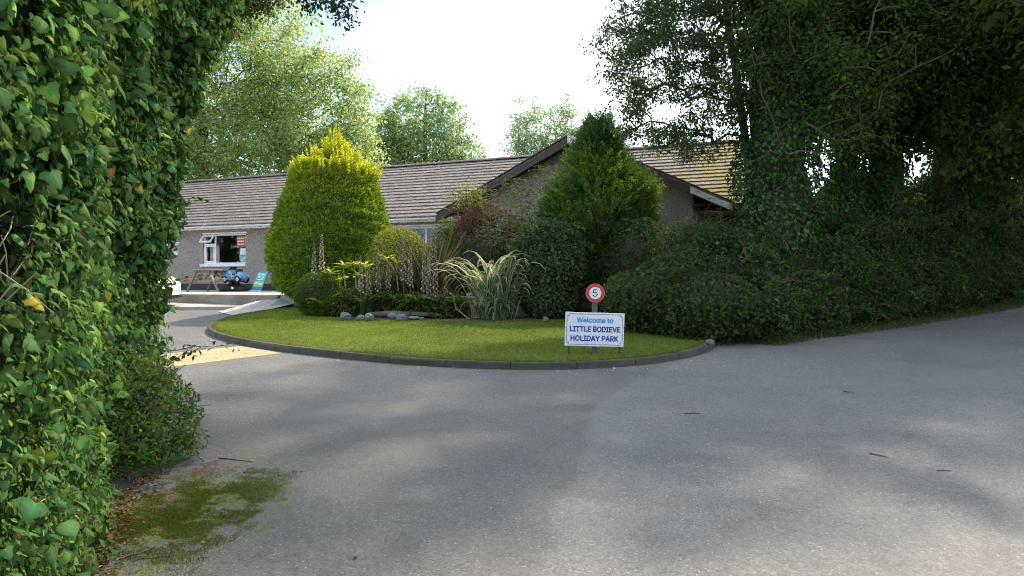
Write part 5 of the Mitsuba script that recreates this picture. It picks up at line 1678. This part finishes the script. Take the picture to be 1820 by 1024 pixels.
tag(k, 'distant field hedge beyond the bungalow', 'hedge', kind='stuff')
rr_ = np.random.default_rng(150)
xs = np.arange(-60, 90, 5.0)
m, c, P, N = surface_leaves([(x, 72 + 3 * math.sin(x), 2.6, 3.6, 1.6, 2.2 + .8 * rr_.random()) for x in xs], 7, (.7, .6), (.07, .11, .035), rr_, tpl=QUAD, depth=.6, bump=.3)
put(k, m, 'soft_leaf', color=c)

# ------------------------------------------------------------------ litter
k = 'fallen_twig'
rl = np.random.default_rng(160)
for (u0, v0, u1, v1, rad, lab) in [(200, 1000, 272, 979, .006, 'thick brown twig lying on the tarmac at the very front'), (232, 998, 315, 988, .004, 'thin pale twig beside the thicker one at the front'), (388, 816, 448, 822, .005, 'dark twig at the edge of the moss patch'), (225, 842, 241, 885, .0025, 'curved pale stem lying in front of the hedge'), (190, 908, 215, 914, .0035, 'short pale twig at the foot of the hedge'), (1218, 736, 1245, 737, .007, 'short dark twig on the lane below the welcome sign'), (1548, 808, 1580, 815, .006, 'dark twig on the open tarmac at the right'), (1668, 838, 1694, 839, .005, 'dark straight twig nearest the right edge'), (1500, 697, 1520, 699, .008, 'dark twig lying farther up the lane')]:
    pts = []
    for t in np.linspace(0, 1, 6):
        u, v = u0 + (u1 - u0) * t, v0 + (v1 - v0) * t + rl.normal(0, 2.0 if v0 > 900 else .35)
        d = 2080 / (v - 496 + 52)
        pts.append(((u - 910) / 1300 * d, d, gz(d) + rad * 1.1))
    q = numbered(k)
    scene[q] = mikit.ply(polytube(pts, np.linspace(rad, rad * .5, 6), 6, .2, 3), 'twig' if 'dark' in lab or 'thick' in lab else 'pale_twig', smooth=60)
    tag(q, lab, 'twig')
k = 'fallen_leaf'
for (u, v, s_, col, lab) in [(632, 990, .05, (.32, .17, .08), 'curled orange brown dead leaf alone on the open tarmac'), (214, 915, .035, (.42, .20, .04), 'orange dead leaf beside a short twig by the hedge'), (239, 888, .03, (.55, .45, .20), 'pale yellow leaf at the end of the curved stem'), (356, 967, .03, (.30, .25, .05), 'yellow leaf on the lower moss'), (449, 822, .025, (.5, .47, .42), 'small whitish leaf beyond the moss patch')]:
    d = 2080 / (v - 496 + 52)
    m, c = leaf_mesh(np.array([[(u - 910) / 1300 * d, d, gz(d) + .012]]), rl.normal(0, 1, (1, 3)) * [1, 1, .2], np.array([[.2, -.3, 1.0]]), s_, s_ * .6, OVAL, np.array([col]))
    q = numbered(k)
    scene[q] = mikit.ply(m, 'dry_leaf', color=c)
    tag(q, lab, 'leaf')
k = 'leaf_litter'
tag(k, 'brown dead leaves drifted in the recess at the foot of the ivy hedge', 'leaf litter', kind='stuff')
n = 900
y = rl.uniform(3.3, 5.3, n)
x = np.interp(y, [3.3, 3.8, 4.4, 5.0, 5.3], [-2.0, -2.12, -2.38, -2.55, -2.55]) + np.abs(rl.normal(0, .09, n)) - .06
m, c = leaf_mesh(np.column_stack([x, y, gz(y) + .004 + .02 * rl.random(n)]), rl.normal(0, 1, (n, 3)) * [1, 1, .25], rl.normal(0, .35, (n, 3)) + [0, 0, 1], .022 * np.exp(rl.normal(0, .4, n)), .014, OVAL, leaf_cols(n, (.13, .070, .030), .4, .2, (.35, .26, .10), .12, rl))
put(k, m, 'dry_leaf', color=c)
k = 'moss'
tag(k, 'green moss cushions growing on the tarmac by the hedge', 'moss', kind='stuff')
n = 130000
g2 = np.column_stack([-1.98 + .60 * rl.normal(0, .55, n), 4.40 + 1.1 * rl.normal(0, .55, n)])
q_ = ((g2[:, 0] + 1.98) / .50) ** 2 + ((g2[:, 1] - 4.40) / 1.05) ** 2
f_ = 1.6 * meshkit.fbm(np.column_stack([g2 * 5.5, np.zeros(n)]), 4, 21) + .5 * (meshkit.fbm(np.column_stack([g2 * 22, np.zeros(n)]), 2, 22) - .5) - .02 - .42 * q_
g2 = g2[f_ + rl.normal(0, .13, n) > .56]
n = len(g2)
m, c = leaf_mesh(np.column_stack([g2, gz(g2[:, 1]) - .001]), unit(rl.normal(0, .5, (n, 3)) + [0, 0, 1]), rand_dir(n, rl), .006 + .007 * rl.random(n), .004, BLADE, leaf_cols(n, (.115, .160, .018), .3, .15, (.16, .10, .03), .10, rl))
put(k, m, 'grass_blade', color=c)
k = 'petal_litter'
tag(k, 'scattered whitish petals and crumbs on the tarmac along the kerb', 'petals', kind='stuff')
n = 260
j = rl.integers(60, len(KL) - 12, n)
o = -np.abs(rl.normal(0, .35, n)) - .02
p = KL[j] + nrm[j] * o[:, None] + rl.normal(0, .04, (n, 2))
m, c = leaf_mesh(np.column_stack([p, gz(p[:, 1]) + .006]), rl.normal(0, 1, (n, 3)) * [1, 1, .2], rl.normal(0, .3, (n, 3)) + [0, 0, 1], .022 * np.exp(rl.normal(0, .4, n)), .016, OVAL, leaf_cols(n, (.62, .60, .55), .2, .08, (.25, .17, .08), .3, rl))
put(k, m, 'dry_leaf', color=c)
